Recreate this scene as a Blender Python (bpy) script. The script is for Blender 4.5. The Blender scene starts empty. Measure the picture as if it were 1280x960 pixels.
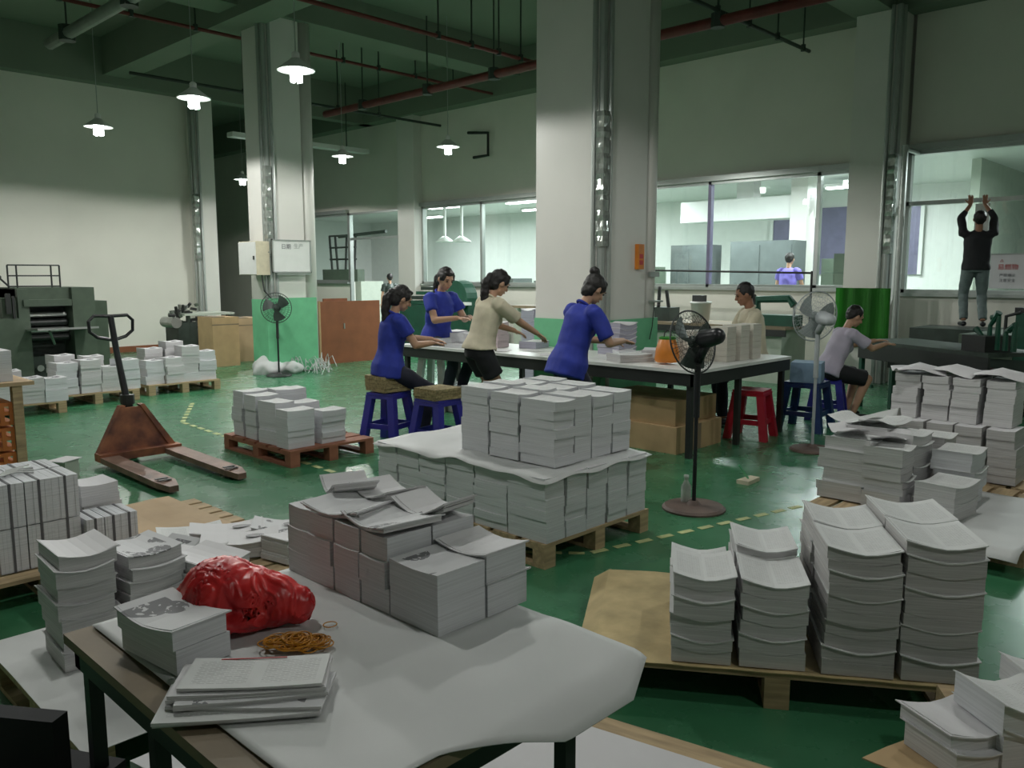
import bpy, bmesh, math, random
from mathutils import Vector, Matrix, noise
PI = math.pi
R = math.radians
sc = bpy.context.scene
col = sc.collection
# ------------------------------------------------------------------ camera
f_px, hz_y, EYE = 1030.0, 343.0, 1.6
PITCH = math.atan((480 - hz_y) / f_px)
AZ = R(43.9)                       # viewing azimuth from +X; room axes run along X and Y
cp, sp, ca, sa = math.cos(PITCH), math.sin(PITCH), math.cos(AZ), math.sin(AZ)
cd = bpy.data.cameras.new('camera'); cam = bpy.data.objects.new('camera', cd); col.objects.link(cam)
cam.location = (0, 0, EYE); cam.rotation_euler = (PI / 2 - PITCH, 0, AZ - PI / 2)
cd.sensor_fit = 'HORIZONTAL'; cd.sensor_width = 36; cd.lens = f_px / 1280 * 36
cd.clip_start = 0.05; cd.clip_end = 100
sc.camera = cam
# ------------------------------------------------------------------ world, exposure
wd = bpy.data.worlds.new('world'); sc.world = wd; wd.use_nodes = True
wd.node_tree.nodes['Background'].inputs[0].default_value = (0.6, 0.65, 0.65, 1)
wd.node_tree.nodes['Background'].inputs[1].default_value = 0.04
vs = sc.view_settings
vs.view_transform = 'Standard'; vs.look = 'None'; vs.gamma = 1; vs.exposure = 0.15
vs.use_curve_mapping = False
LAMP_W = 190.0          # watts of each pendant lamp
ROOM_W = 150.0          # watts of each tube lamp in the glazed rooms

# ------------------------------------------------------------------ placing: pixel -> point on a plane of the room
def ray(x, y):
    r, u, w = (x - 640) / f_px, (480 - y) / f_px, 1.0
    F = w * cp + u * sp; Z = -w * sp + u * cp
    return (F * ca + r * sa, F * sa - r * ca, Z)
def G(x, y, z=0.0):
    d = ray(x, y); t = (z - EYE) / d[2]; return Vector((d[0] * t, d[1] * t, z))
def AX(x, y, X):
    d = ray(x, y); t = X / d[0]; return Vector((X, d[1] * t, EYE + d[2] * t))
def AY(x, y, Y):
    d = ray(x, y); t = Y / d[1]; return Vector((d[0] * t, Y, EYE + d[2] * t))
def AW(px, w, z):
    u = ((z - EYE) + w * sp) / cp; F = w * cp + u * sp; r = (px - 640) / f_px * w
    return Vector((F * ca + r * sa, F * sa - r * ca, z))

# ------------------------------------------------------------------ materials
def mat(name, c, rough=0.6, metal=0.0, var=0.12, scale=6.0, bump=0.0, spec=0.5, c2=None, stretch=(1, 1, 1), coat=0, alpha=1, trans=0):
    m = bpy.data.materials.new(name); m.use_nodes = True
    nt = m.node_tree; b = nt.nodes['Principled BSDF']
    b.inputs['Roughness'].default_value = rough; b.inputs['Metallic'].default_value = metal
    b.inputs['Specular IOR Level'].default_value = spec
    if coat: b.inputs['Coat Weight'].default_value = coat
    if trans: b.inputs['Transmission Weight'].default_value = trans
    b.inputs['Alpha'].default_value = alpha
    tc = nt.nodes.new('ShaderNodeTexCoord'); mp = nt.nodes.new('ShaderNodeMapping')
    mp.inputs['Scale'].default_value = stretch
    nz = nt.nodes.new('ShaderNodeTexNoise'); nz.inputs['Scale'].default_value = scale; nz.inputs['Detail'].default_value = 4
    nt.links.new(tc.outputs['Object'], mp.inputs[0]); nt.links.new(mp.outputs[0], nz.inputs['Vector'])
    rp = nt.nodes.new('ShaderNodeValToRGB'); nt.links.new(nz.outputs[0], rp.inputs[0])
    rp.color_ramp.elements[0].position = 0.3; rp.color_ramp.elements[1].position = 0.7
    a = tuple(max(0, v * (1 - var)) for v in c); d = tuple(min(1, v * (1 + var)) for v in (c2 or c))
    rp.color_ramp.elements[0].color = (*a, 1); rp.color_ramp.elements[1].color = (*d, 1)
    nt.links.new(rp.outputs[0], b.inputs['Base Color'])
    if bump:
        bp = nt.nodes.new('ShaderNodeBump'); bp.inputs['Strength'].default_value = bump; bp.inputs['Distance'].default_value = 0.01
        nt.links.new(nz.outputs[0], bp.inputs['Height']); nt.links.new(bp.outputs[0], b.inputs['Normal'])
    return m
def emis(name, c, s):
    m = bpy.data.materials.new(name); m.use_nodes = True; b = m.node_tree.nodes['Principled BSDF']
    b.inputs['Base Color'].default_value = (*c, 1); b.inputs['Emission Color'].default_value = (*c, 1)
    b.inputs['Emission Strength'].default_value = s
    return m
def edge_mat(name, base, dark=0.75, sc_=260):
    # page edges: fine streaks running along the sheets
    m = mat(name, base, 0.8, var=0.02)
    nt = m.node_tree; b = nt.nodes['Principled BSDF']
    tc = nt.nodes.new('ShaderNodeTexCoord'); mp = nt.nodes.new('ShaderNodeMapping'); mp.inputs['Scale'].default_value = (3, 3, sc_)
    nz = nt.nodes.new('ShaderNodeTexNoise'); nz.inputs['Scale'].default_value = 1; nz.inputs['Detail'].default_value = 3
    nt.links.new(tc.outputs['Object'], mp.inputs[0]); nt.links.new(mp.outputs[0], nz.inputs['Vector'])
    rp = nt.nodes.new('ShaderNodeValToRGB'); nt.links.new(nz.outputs[0], rp.inputs[0])
    rp.color_ramp.elements[0].position = 0.32; rp.color_ramp.elements[1].position = 0.62
    rp.color_ramp.elements[0].color = (*[v * dark for v in base], 1); rp.color_ramp.elements[1].color = (*base, 1)
    nt.links.new(rp.outputs[0], b.inputs['Base Color'])
    return m
def page_mat(name, paper, ink=0.55, photo=False, row=0.0055):
    # printed sheet: rows of small text inside margins, optional picture blotches
    m = mat(name, paper, 0.7, var=0.02)
    nt = m.node_tree; b = nt.nodes['Principled BSDF']; N = nt.nodes.new; L = nt.links.new
    tc = N('ShaderNodeTexCoord')
    br = N('ShaderNodeTexBrick'); br.inputs['Scale'].default_value = 1
    br.inputs['Brick Width'].default_value = 0.018; br.inputs['Row Height'].default_value = row; br.inputs['Mortar Size'].default_value = row * 0.34
    br.inputs['Color1'].default_value = (ink, ink, ink, 1); br.inputs['Color2'].default_value = (ink * 1.5, ink * 1.5, ink * 1.5, 1)
    br.inputs['Mortar'].default_value = (1, 1, 1, 1); L(tc.outputs['Object'], br.inputs['Vector'])
    sx = N('ShaderNodeSeparateXYZ'); L(tc.outputs['Generated'], sx.inputs[0])
    def band(sock, lo, hi):
        a = N('ShaderNodeMath'); a.operation = 'GREATER_THAN'; L(sock, a.inputs[0]); a.inputs[1].default_value = lo
        c = N('ShaderNodeMath'); c.operation = 'LESS_THAN'; L(sock, c.inputs[0]); c.inputs[1].default_value = hi
        d = N('ShaderNodeMath'); d.operation = 'MULTIPLY'; L(a.outputs[0], d.inputs[0]); L(c.outputs[0], d.inputs[1]); return d.outputs[0]
    def mul(p, q):
        d = N('ShaderNodeMath'); d.operation = 'MULTIPLY'; L(p, d.inputs[0]); L(q, d.inputs[1]); return d.outputs[0]
    def add(p, q):
        d = N('ShaderNodeMath'); d.operation = 'MAXIMUM'; L(p, d.inputs[0]); L(q, d.inputs[1]); return d.outputs[0]
    yb = band(sx.outputs[1], 0.14, 0.86)
    msk = mul(add(band(sx.outputs[0], 0.07, 0.45), band(sx.outputs[0], 0.55, 0.93)), yb)
    cur = N('ShaderNodeMix'); cur.data_type = 'RGBA'; L(msk, cur.inputs[0])
    cur.inputs[6].default_value = (1, 1, 1, 1); L(br.outputs[0], cur.inputs[7])
    out = cur.outputs[2]
    if photo:
        vo = N('ShaderNodeTexVoronoi'); vo.inputs['Scale'].default_value = 9; L(tc.outputs['Object'], vo.inputs['Vector'])
        nz = N('ShaderNodeTexNoise'); nz.inputs['Scale'].default_value = 60; L(tc.outputs['Object'], nz.inputs['Vector'])
        lt = N('ShaderNodeMath'); lt.operation = 'LESS_THAN'; L(vo.outputs['Distance'], lt.inputs[0]); lt.inputs[1].default_value = 0.44
        gt = N('ShaderNodeMath'); gt.operation = 'GREATER_THAN'; L(nz.outputs[0], gt.inputs[0]); gt.inputs[1].default_value = 0.42
        k = mul(lt.outputs[0], mul(gt.outputs[0], band(sx.outputs[0], 0.12, 0.88)))
        mx = N('ShaderNodeMix'); mx.data_type = 'RGBA'; L(k, mx.inputs[0]); mx.inputs[6].default_value = (1, 1, 1, 1)
        mx.inputs[7].default_value = (0.3, 0.3, 0.31, 1); out = mx.outputs[2]
    pm = N('ShaderNodeMix'); pm.data_type = 'RGBA'; pm.blend_type = 'MULTIPLY'; pm.inputs[0].default_value = 1
    pm.inputs[6].default_value = (*paper, 1); L(out, pm.inputs[7]); L(pm.outputs[2], b.inputs['Base Color'])
    return m

M = {}
M['floor'] = mat('green_epoxy_floor', (0.040, 0.175, 0.080), 0.22, var=0.12, scale=1.6, spec=0.45, c2=(0.055, 0.20, 0.10))
def _floor_rough():
    nt = M['floor'].node_tree; b = nt.nodes['Principled BSDF']
    tc = nt.nodes.new('ShaderNodeTexCoord'); nz = nt.nodes.new('ShaderNodeTexNoise'); nz.inputs['Scale'].default_value = 3.5; nz.inputs['Detail'].default_value = 6
    nt.links.new(tc.outputs['Object'], nz.inputs['Vector'])
    mr = nt.nodes.new('ShaderNodeMapRange'); mr.inputs[3].default_value = 0.20; mr.inputs[4].default_value = 0.34
    nt.links.new(nz.outputs[0], mr.inputs[0]); nt.links.new(mr.outputs[0], b.inputs['Roughness'])
    bp = nt.nodes.new('ShaderNodeBump'); bp.inputs['Strength'].default_value = 0.03; bp.inputs['Distance'].default_value = 0.01
    nt.links.new(nz.outputs[0], bp.inputs['Height']); nt.links.new(bp.outputs[0], b.inputs['Normal'])
_floor_rough()
M['wall'] = mat('painted_wall', (0.74, 0.73, 0.66), 0.5, var=0.05, scale=0.8)
M['pillar'] = mat('pillar_paint', (0.70, 0.69, 0.65), 0.42, var=0.04, scale=1.2)
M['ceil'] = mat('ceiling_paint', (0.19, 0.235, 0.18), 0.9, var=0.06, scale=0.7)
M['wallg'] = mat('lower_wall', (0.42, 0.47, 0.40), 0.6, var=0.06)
M['frame'] = mat('aluminium_frame', (0.42, 0.45, 0.43), 0.35, 0.6, var=0.05)
M['dframe'] = mat('dark_purple_frame', (0.16, 0.15, 0.24), 0.4, 0.2)
M['strip'] = mat('corner_film', (0.40, 0.43, 0.40), 0.12, 0.5, var=0.3, scale=25, bump=0.5, stretch=(1, 1, 0.25))
M['pipe'] = mat('red_pipe', (0.16, 0.03, 0.025), 0.5, var=0.2)
M['dpipe'] = mat('dark_pipe', (0.035, 0.05, 0.04), 0.5)
M['gpipe'] = mat('grey_duct', (0.20, 0.24, 0.20), 0.5)
M['white'] = mat('white_paint', (0.75, 0.76, 0.74), 0.4, var=0.03)
M['ggreen'] = mat('pale_green_panel', (0.16, 0.50, 0.27), 0.5, var=0.08)
M['bgreen'] = mat('bright_green_cloth', (0.03, 0.22, 0.02), 0.7, var=0.2, scale=4, stretch=(3, 3, 0.5))
M['machine'] = mat('grey_green_enamel', (0.075, 0.105, 0.075), 0.45, var=0.15)
M['machine2'] = mat('dark_enamel', (0.028, 0.042, 0.034), 0.5, var=0.3)
M['mgreen'] = mat('green_enamel', (0.012, 0.075, 0.045), 0.4, var=0.2)
M['steel'] = mat('worn_steel', (0.42, 0.43, 0.42), 0.35, 0.8)
M['dark'] = mat('dark_metal', (0.02, 0.022, 0.022), 0.45)
M['black'] = mat('black_plastic', (0.012, 0.013, 0.016), 0.35)
M['wood'] = mat('raw_pallet_wood', (0.42, 0.31, 0.18), 0.75, var=0.25, scale=5, bump=0.3, stretch=(1, 8, 8))
M['redwood'] = mat('red_brown_board', (0.25, 0.085, 0.035), 0.55, var=0.15, scale=4)
M['rwood'] = mat('reddish_pallet_wood', (0.30, 0.12, 0.07), 0.7, var=0.25, scale=5)
M['worn'] = mat('worn_table_board', (0.22, 0.17, 0.11), 0.6, var=0.2, scale=4)
M['card'] = mat('cardboard', (0.46, 0.32, 0.17), 0.85, var=0.08)
M['cardp'] = mat('stained_tan_sheet', (0.50, 0.39, 0.20), 0.8, var=0.22, scale=7, bump=0.2)
M['osb'] = mat('pale_brown_board', (0.50, 0.36, 0.22), 0.8, var=0.08, scale=5)
M['edge'] = edge_mat('page_edges', (0.66, 0.65, 0.66))
M['edge2'] = edge_mat('page_edges_cool', (0.68, 0.69, 0.72), 0.82)
M['edge3'] = edge_mat('page_edges_grey', (0.54, 0.53, 0.53), 0.72)
M['page'] = page_mat('printed_text_page', (0.66, 0.67, 0.67))
M['photo'] = page_mat('printed_picture_page', (0.62, 0.62, 0.64), photo=True)
M['plain'] = mat('plain_paper', (0.66, 0.65, 0.67), 0.7, var=0.02)
M['sheet'] = mat('white_wrapping_sheet', (0.58, 0.59, 0.59), 0.55, var=0.03, scale=3)
M['cover'] = mat('dark_cover', (0.11, 0.11, 0.12), 0.5)
M['blue'] = mat('blue_work_shirt', (0.018, 0.035, 0.32), 0.75, var=0.15, scale=12, bump=0.2)
M['cream'] = mat('cream_shirt', (0.62, 0.56, 0.42), 0.8, var=0.08, scale=12, bump=0.2)
M['lilac'] = mat('lilac_shirt', (0.50, 0.45, 0.56), 0.8, var=0.06)
M['purple'] = mat('purple_shirt', (0.16, 0.13, 0.48), 0.8)
M['blackc'] = mat('black_cloth', (0.010, 0.011, 0.014), 0.8)
M['denim'] = mat('grey_jeans', (0.13, 0.17, 0.17), 0.8, var=0.2, scale=14)
M['navy'] = mat('navy_trousers', (0.012, 0.014, 0.03), 0.8)
M['skin'] = mat('skin', (0.50, 0.29, 0.19), 0.5, var=0.05)
M['skin2'] = mat('tanned_skin', (0.30, 0.15, 0.09), 0.5, var=0.05)
M['hair'] = mat('black_hair', (0.010, 0.008, 0.008), 0.55, var=0.3, scale=30, stretch=(1, 1, 0.2))
M['lip'] = mat('lips', (0.36, 0.11, 0.09), 0.5)
M['eye'] = mat('eyes', (0.015, 0.012, 0.012), 0.2)
M['eyew'] = mat('eye_white', (0.7, 0.7, 0.68), 0.3)
M['bstool'] = mat('blue_plastic', (0.035, 0.035, 0.30), 0.35, var=0.08)
M['dbstool'] = mat('dark_blue_plastic', (0.015, 0.04, 0.14), 0.35, var=0.08)
M['rstool'] = mat('red_plastic', (0.42, 0.01, 0.03), 0.35, var=0.08)
M['straw'] = mat('woven_straw', (0.30, 0.24, 0.12), 0.85, var=0.45, scale=40, bump=0.5)
M['orange'] = mat('orange_plastic', (0.62, 0.20, 0.02), 0.4, var=0.15)
M['ocrate'] = mat('orange_crate_plastic', (0.55, 0.17, 0.04), 0.5)
M['bag'] = mat('red_plastic_film', (0.50, 0.010, 0.018), 0.34, var=0.25, scale=14, bump=0.5, c2=(0.66, 0.03, 0.03), coat=0.0, stretch=(1, 1, .3))
M['band'] = mat('rubber_band', (0.52, 0.22, 0.015), 0.45, var=0.2)
M['jack'] = mat('rusty_red_paint', (0.15, 0.045, 0.035), 0.6, var=0.4, scale=7, c2=(0.27, 0.10, 0.045))
M['fork'] = mat('worn_fork_steel', (0.20, 0.12, 0.09), 0.5, 0.2, var=0.45, scale=6)
M['lcloth'] = mat('pale_blue_cloth', (0.20, 0.30, 0.42), 0.85)
M['fanw'] = mat('grey_fan_plastic', (0.42, 0.45, 0.47), 0.4)
M['tapey'] = mat('yellow_floor_tape', (0.48, 0.52, 0.24), 0.6, var=0.2)
M['redp'] = mat('red_ink', (0.5, 0.06, 0.06), 0.7)
M['ink'] = mat('grey_ink', (0.2, 0.2, 0.22), 0.7)
M['bulb'] = emis('lamp_bulb', (0.93, 1.0, 0.95), 18.0)
M['tube'] = emis('tube_lamp', (0.93, 0.97, 1.0), 14.0)
M['filmy'] = mat('clear_plastic_film', (0.62, 0.66, 0.62), 0.25, var=0.3, scale=10, bump=0.5, alpha=0.6)
M['cage'] = mat('dark_fan_wire', (0.03, 0.035, 0.035), 0.4)
M['lowconc'] = mat('neighbour_room_floor', (0.18, 0.26, 0.2), 0.5)
def glass_mat(name, tint, fac):
    m = bpy.data.materials.new(name); m.use_nodes = True; nt = m.node_tree
    for n in list(nt.nodes): nt.nodes.remove(n)
    o = nt.nodes.new('ShaderNodeOutputMaterial'); t = nt.nodes.new('ShaderNodeBsdfTransparent'); g = nt.nodes.new('ShaderNodeBsdfGlossy')
    t.inputs[0].default_value = (*tint, 1); g.inputs['Roughness'].default_value = 0.02; g.inputs[0].default_value = (0.9, 0.9, 0.9, 1)
    fr_ = nt.nodes.new('ShaderNodeLayerWeight'); pw = nt.nodes.new('ShaderNodeMath'); pw.operation = 'POWER'; pw.inputs[1].default_value = 4; nt.links.new(fr_.outputs['Facing'], pw.inputs[0]); fr = nt.nodes.new('ShaderNodeMapRange'); fr.inputs[3].default_value = .05; fr.inputs[4].default_value = .6; nt.links.new(pw.outputs[0], fr.inputs[0])
    x = nt.nodes.new('ShaderNodeMixShader'); nt.links.new(fr.outputs[0], x.inputs[0]); nt.links.new(t.outputs[0], x.inputs[1]); nt.links.new(g.outputs[0], x.inputs[2])
    nt.links.new(x.outputs[0], o.inputs[0]); return m
M['glass'] = glass_mat('window_glass', (0.92, 0.96, 0.94), 0)
def mesh_guard_mat():
    m = mat('fan_disc', (0.4, 0.43, 0.42), 0.4); return m

# ------------------------------------------------------------------ mesh builder
class MB:
    def __init__(s): s.v = []; s.f = []; s.m = []
    def add(s, vs_, fs, mi=0):
        o = len(s.v); s.v += [tuple(p) for p in vs_]; s.f += [tuple(i + o for i in q) for q in fs]; s.m += [mi] * len(fs); return s
    def box(s, c, d, rz=0, mi=0, ry=0, rx=0):
        hx, hy, hz = d[0] / 2, d[1] / 2, d[2] / 2
        mt = Matrix.Rotation(rz, 3, 'Z') @ Matrix.Rotation(ry, 3, 'Y') @ Matrix.Rotation(rx, 3, 'X')
        P = [mt @ Vector((x * hx, y * hy, z * hz)) + Vector(c) for x, y, z in ((-1,-1,-1),(1,-1,-1),(1,1,-1),(-1,1,-1),(-1,-1,1),(1,-1,1),(1,1,1),(-1,1,1))]
        return s.add(P, [(0,3,2,1),(4,5,6,7),(0,1,5,4),(1,2,6,5),(2,3,7,6),(3,0,4,7)], mi)
    def bb(s, x0, x1, y0, y1, z0, z1, mi=0):
        return s.box(((x0+x1)/2, (y0+y1)/2, (z0+z1)/2), (abs(x1-x0), abs(y1-y0), abs(z1-z0)), 0, mi)
    def tube(s, pts, r, n=8, closed=False, mi=0, sy=1.0, cap=True):
        pts = [Vector(p) for p in pts]; k = len(pts); rs = r if isinstance(r, (list, tuple)) else [r] * k
        P = []; prev = None
        for i, p in enumerate(pts):
            if closed: t = pts[(i + 1) % k] - pts[i - 1]
            else: t = pts[min(i + 1, k - 1)] - pts[max(i - 1, 0)]
            if t.length < 1e-9: t = Vector((0, 0, 1))
            t.normalize()
            if prev is None:
                a = Vector((0, 0, 1)) if abs(t.z) < 0.9 else Vector((1, 0, 0))
                u = t.cross(a).normalized()
            else:
                u = (prev - t * prev.dot(t)); u = u.normalized() if u.length > 1e-6 else prev
            prev = u; w = t.cross(u)
            for j in range(n):
                an = 2 * PI * j / n; P.append(p + u * math.cos(an) * rs[i] + w * math.sin(an) * rs[i] * sy)
        F = []
        for i in range(k if closed else k - 1):
            a, b = i * n, ((i + 1) % k) * n
            for j in range(n): F.append((a + j, a + (j + 1) % n, b + (j + 1) % n, b + j))
        if not closed and cap: F.append(tuple(range(n - 1, -1, -1))); F.append(tuple((k - 1) * n + j for j in range(n)))
        return s.add(P, F, mi)
    def cap(s, a, b, ra, rb, n=12, mi=0):
        # capsule with rounded ends
        a = Vector(a); b = Vector(b); t = (b - a); 
        if t.length < 1e-6: return s.ball(a, (ra,) * 3)
        t.normalize(); pts = []; rs = []
        for q in (-0.95, -0.7, -0.35): pts.append(a + t * ra * q); rs.append(ra * math.sqrt(1 - q * q))
        pts += [a, b]; rs += [ra, rb]
        for q in (0.35, 0.7, 0.95): pts.append(b + t * rb * q); rs.append(rb * math.sqrt(1 - q * q))
        return s.tube(pts, rs, n, mi=mi)
    def ball(s, c, r, n=14, m=9, mi=0, rot=None):
        c = Vector(c); P = []; F = []
        for i in range(m + 1):
            th = PI * i / m
            for j in range(n):
                ph = 2 * PI * j / n
                v = Vector((r[0] * math.sin(th) * math.cos(ph), r[1] * math.sin(th) * math.sin(ph), r[2] * math.cos(th)))
                if rot is not None: v = rot @ v
                P.append(c + v)
        for i in range(m):
            for j in range(n):
                q = (i*n+j, (i+1)*n+j, (i+1)*n+(j+1) % n, i*n+(j+1) % n)
                if i == 0: F.append((q[0], q[1], q[2]))
                elif i == m - 1: F.append((q[0], q[1], q[3]))
                else: F.append(q)
        return s.add(P, F, mi)
    def lathe(s, c, prof, n=16, mi=0):
        P = []; F = []; k = len(prof)
        for r, z in prof:
            for j in range(n): P.append((c[0] + r * math.cos(2*PI*j/n), c[1] + r * math.sin(2*PI*j/n), c[2] + z))
        for i in range(k - 1):
            for j in range(n): F.append((i*n+j, i*n+(j+1) % n, (i+1)*n+(j+1) % n, (i+1)*n+j))
        F.append(tuple(range(n - 1, -1, -1))); F.append(tuple((k-1)*n+j for j in range(n)))
        return s.add(P, F, mi)
    def prism(s, poly, a, b, mi=0):
        # polygon points (3D offset a) extruded to b offset
        n = len(poly); P = [Vector(p) + Vector(a) for p in poly] + [Vector(p) + Vector(b) for p in poly]
        F = [tuple(range(n - 1, -1, -1)), tuple(range(n, 2 * n))] + [(i, (i+1) % n, n+(i+1) % n, n+i) for i in range(n)]
        return s.add(P, F, mi)
    def quad_sheet(s, fn, nu, nv, th=0.002, mi=0):
        # grid surface fn(u,v)->point, given thickness
        P = []; 
        for i in range(nu + 1):
            for j in range(nv + 1): P.append(Vector(fn(i / nu, j / nv)))
        T = [p - Vector((0, 0, th)) for p in P]; K = len(P); W_ = nv + 1; F = []
        for i in range(nu):
            for j in range(nv):
                a = i * W_ + j; F.append((a, a + W_, a + W_ + 1, a + 1)); F.append((K+a, K+a+1, K+a+W_+1, K+a+W_))
        for i in range(nu):
            a = i * W_; F.append((a, K+a, K+a+W_, a+W_)); a = i * W_ + nv; F.append((a, a+W_, K+a+W_, K+a))
        for j in range(nv):
            a = j; F.append((a, a+1, K+a+1, K+a)); a = nu * W_ + j; F.append((a, K+a, K+a+1, a+1))
        return s.add(P + T, F, mi)
    def mesh(s, name, mats, smooth=False):
        me = bpy.data.meshes.new(name); me.from_pydata(s.v, [], s.f)
        for m_ in (mats if isinstance(mats, (list, tuple)) else [mats]): me.materials.append(M[m_] if isinstance(m_, str) else m_)
        me.polygons.foreach_set('material_index', s.m)
        bm = bmesh.new(); bm.from_mesh(me); bmesh.ops.recalc_face_normals(bm, faces=bm.faces); bm.to_mesh(me); bm.free()
        if smooth: me.polygons.foreach_set('use_smooth', [True] * len(me.polygons))
        me.update(); return me
    def build(s, name, mats, parent=None, smooth=False, loc=None, rz=0):
        return link(name, s.mesh(name, mats, smooth), parent, loc, rz)
def link(name, me, parent=None, loc=None, rz=0):
    o = bpy.data.objects.new(name, me); col.objects.link(o)
    if loc is not None: o.location = loc
    o.rotation_euler.z = rz
    if parent: o.parent = parent
    return o
def tag(o, label, cat, group=None, kind=None):
    o['label'] = label; o['category'] = cat
    if group: o['group'] = group
    if kind: o['kind'] = kind
    return o
def thing(name, label, cat, loc=(0, 0, 0), rz=0, group=None):
    o = bpy.data.objects.new(name, None); col.objects.link(o); o.location = loc; o.rotation_euler.z = rz
    o.empty_display_size = 0.1
    return tag(o, label, cat, group)
def struct(name, mb, m, parent=None, label=None, **k):
    o = mb.build(name, m, parent, **k)
    if not parent: o['kind'] = 'structure'
    if label: o['label'] = label
    return o
def copy_tree(o, parent=None):
    c = o.copy(); col.objects.link(c); c.parent = parent
    for ch in [q for q in bpy.data.objects if q.parent == o]: copy_tree(ch, c)
    return c
def remesh(name, mb, m, voxel, parent, sm=2, wr=0.0, wsc=9.0, cutz=None):
    me = bpy.data.meshes.new(name); me.from_pydata(mb.v, [], mb.f)
    bm = bmesh.new(); bm.from_mesh(me); bmesh.ops.recalc_face_normals(bm, faces=bm.faces); bm.to_mesh(me); bm.free()
    o = bpy.data.objects.new(name, me); col.objects.link(o)
    md = o.modifiers.new('r', 'REMESH'); md.mode = 'VOXEL'; md.voxel_size = voxel
    if sm: s_ = o.modifiers.new('s', 'SMOOTH'); s_.iterations = sm; s_.factor = 0.5
    dg = bpy.context.evaluated_depsgraph_get(); ev = o.evaluated_get(dg)
    me2 = bpy.data.meshes.new_from_object(ev); me2.name = name
    bpy.data.objects.remove(o)
    if wr:
        n3 = [v.normal.copy() for v in me2.vertices]
        for v, nn in zip(me2.vertices, n3): v.co += nn * (noise.noise(v.co * wsc) * wr)
    me2.materials.clear(); me2.materials.append(M[m]); me2.polygons.foreach_set('use_smooth', [True] * len(me2.polygons))
    me2.update()
    return link(name, me2, parent)
rnd = random.Random(7)
# ================================================================== STRUCTURE
XW = 13.0; CEIL = 6.15
struct('floor', MB().bb(-5, XW, -6, 27, -0.1, 0), 'floor')
struct('floor_neighbour', MB().bb(XW, 20, -6, 27, -0.1, 0), 'lowconc')
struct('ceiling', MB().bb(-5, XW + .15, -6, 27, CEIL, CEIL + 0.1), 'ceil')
struct('wall_left', MB().bb(-5, 8.25, 17.6, 17.8, 0, CEIL), 'wall')
ww = MB()
ww.bb(XW, XW + .15, -6, 4.42, 0, 1.33).bb(XW, XW + .15, -6, 4.42, 3.38, CEIL)
ww.bb(XW, XW + .15, 5.1, 15.5, 0, 1.38).bb(XW, XW + .15, 5.1, 15.5, 3.2, CEIL)
ww.bb(XW, XW + .15, 15.5, 18.5, 3.2, CEIL).bb(XW, XW + .15, 18.5, 20.6, 0, 1.4).bb(XW, XW + .15, 18.5, 20.6, 3.2, CEIL)
ww.bb(XW, XW + .15, 20.6, 27, 0, CEIL)
struct('wall_right', ww, 'wall')
struct('wall_back', MB().bb(-5, XW, 27, 27.2, 0, CEIL), 'wallg')
struct('wall_rear', MB().bb(-5.2, -5, -6, 27, 0, CEIL), 'wall')
struct('wall_front', MB().bb(-5, XW, -6.2, -6, 0, CEIL), 'wall')
# ceiling beams
def beam(n, x0, x1, y0, y1, z0): struct(n, MB().bb(x0, x1, y0, y1, z0, CEIL), 'ceil')
beam('trim_1', -5, XW, 11.95, 12.55, 5.6); beam('trim_2', -5, XW, 4.6, 5.15, 5.3)
beam('trim_3', XW - .35, XW, -6, 27, 5.3); beam('trim_4', -5, XW, 17.3, 17.6, 5.3); beam('trim_5', 6.5, 7.0, -6, 27, 5.45)
# pillars : square body, glossy film strips up the near corner, boxed pipe on the far side
def pillar(n, x0, y0, wy, wx, label, pipe=True, strip=True, ztop=5.35, film=(1.9, 3.3)):
    b = MB().bb(x0, x0 + wx, y0, y0 + wy, 0, ztop)
    o = struct(n, b, 'pillar'); o['label'] = label
    if strip:
        c = struct('corner_guard', MB().tube([(x0 + .02, y0 + .02, 0), (x0 + .02, y0 + .02, ztop)], 0.045, 8).tube([(x0 + .10, y0 - .02, 0), (x0 + .10, y0 - .02, ztop)], 0.03, 8).tube([(x0 - .02, y0 + .10, 0), (x0 - .02, y0 + .10, ztop)], 0.03, 8), 'frame', o)
        fb = MB(); n_ = 26; rr = random.Random(3)
        def fn(u, v):
            z = film[0] + (film[1] - film[0]) * u; a = (v - .5) * 2
            w = .048 + .010 * math.sin(u * 61) + .008 * rr.random()
            return (x0 - w + (.10 * max(0, a)), y0 - w + (.10 * max(0, -a)), z)
        fb.quad_sheet(fn, n_, 6, 0.002); struct('plastic_film', fb, 'strip', o)
    if pipe:
        struct('drain_pipe', MB().tube([(x0 + wx + .14, y0 + .10, 0), (x0 + wx + .14, y0 + .10, ztop)], 0.12, 14), 'pillar', o, smooth=True)
    return o
PC = pillar('trim_6', 7.12, 5.52, 0.95, 0.82, 'white square pillar behind the sorting table, with orange box on it')
struct('boxed_chase', MB().bb(7.94, 8.16, 5.60, 6.3, 0, 5.35), 'pillar', PC)
PL = pillar('trim_7', 6.93, 12.05, 0.62, 0.64, 'white pillar at left carrying a whiteboard and a green panel', ztop=5.65)
PR = pillar('trim_8', 12.5, 4.47, 0.62, 0.5, 'pillar of the window wall with a green cloth at its foot')
PW = pillar('trim_9', 12.75, 15.5, 0.62, 0.4, 'slim far pillar standing between two windows', pipe=False, strip=False)
PE = pillar('trim_10', 8.25, 17.3, 0.5, 0.45, 'pillar closing the end of the left wall', pipe=False)
struct('trim_11', MB().tube([(12.42, 4.28, 0), (12.42, 4.28, 3.4)], 0.045, 12).tube([(12.42, 4.28, 3.35), (13, 4.28, 3.35)], 0.035, 8), 'frame')
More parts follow.
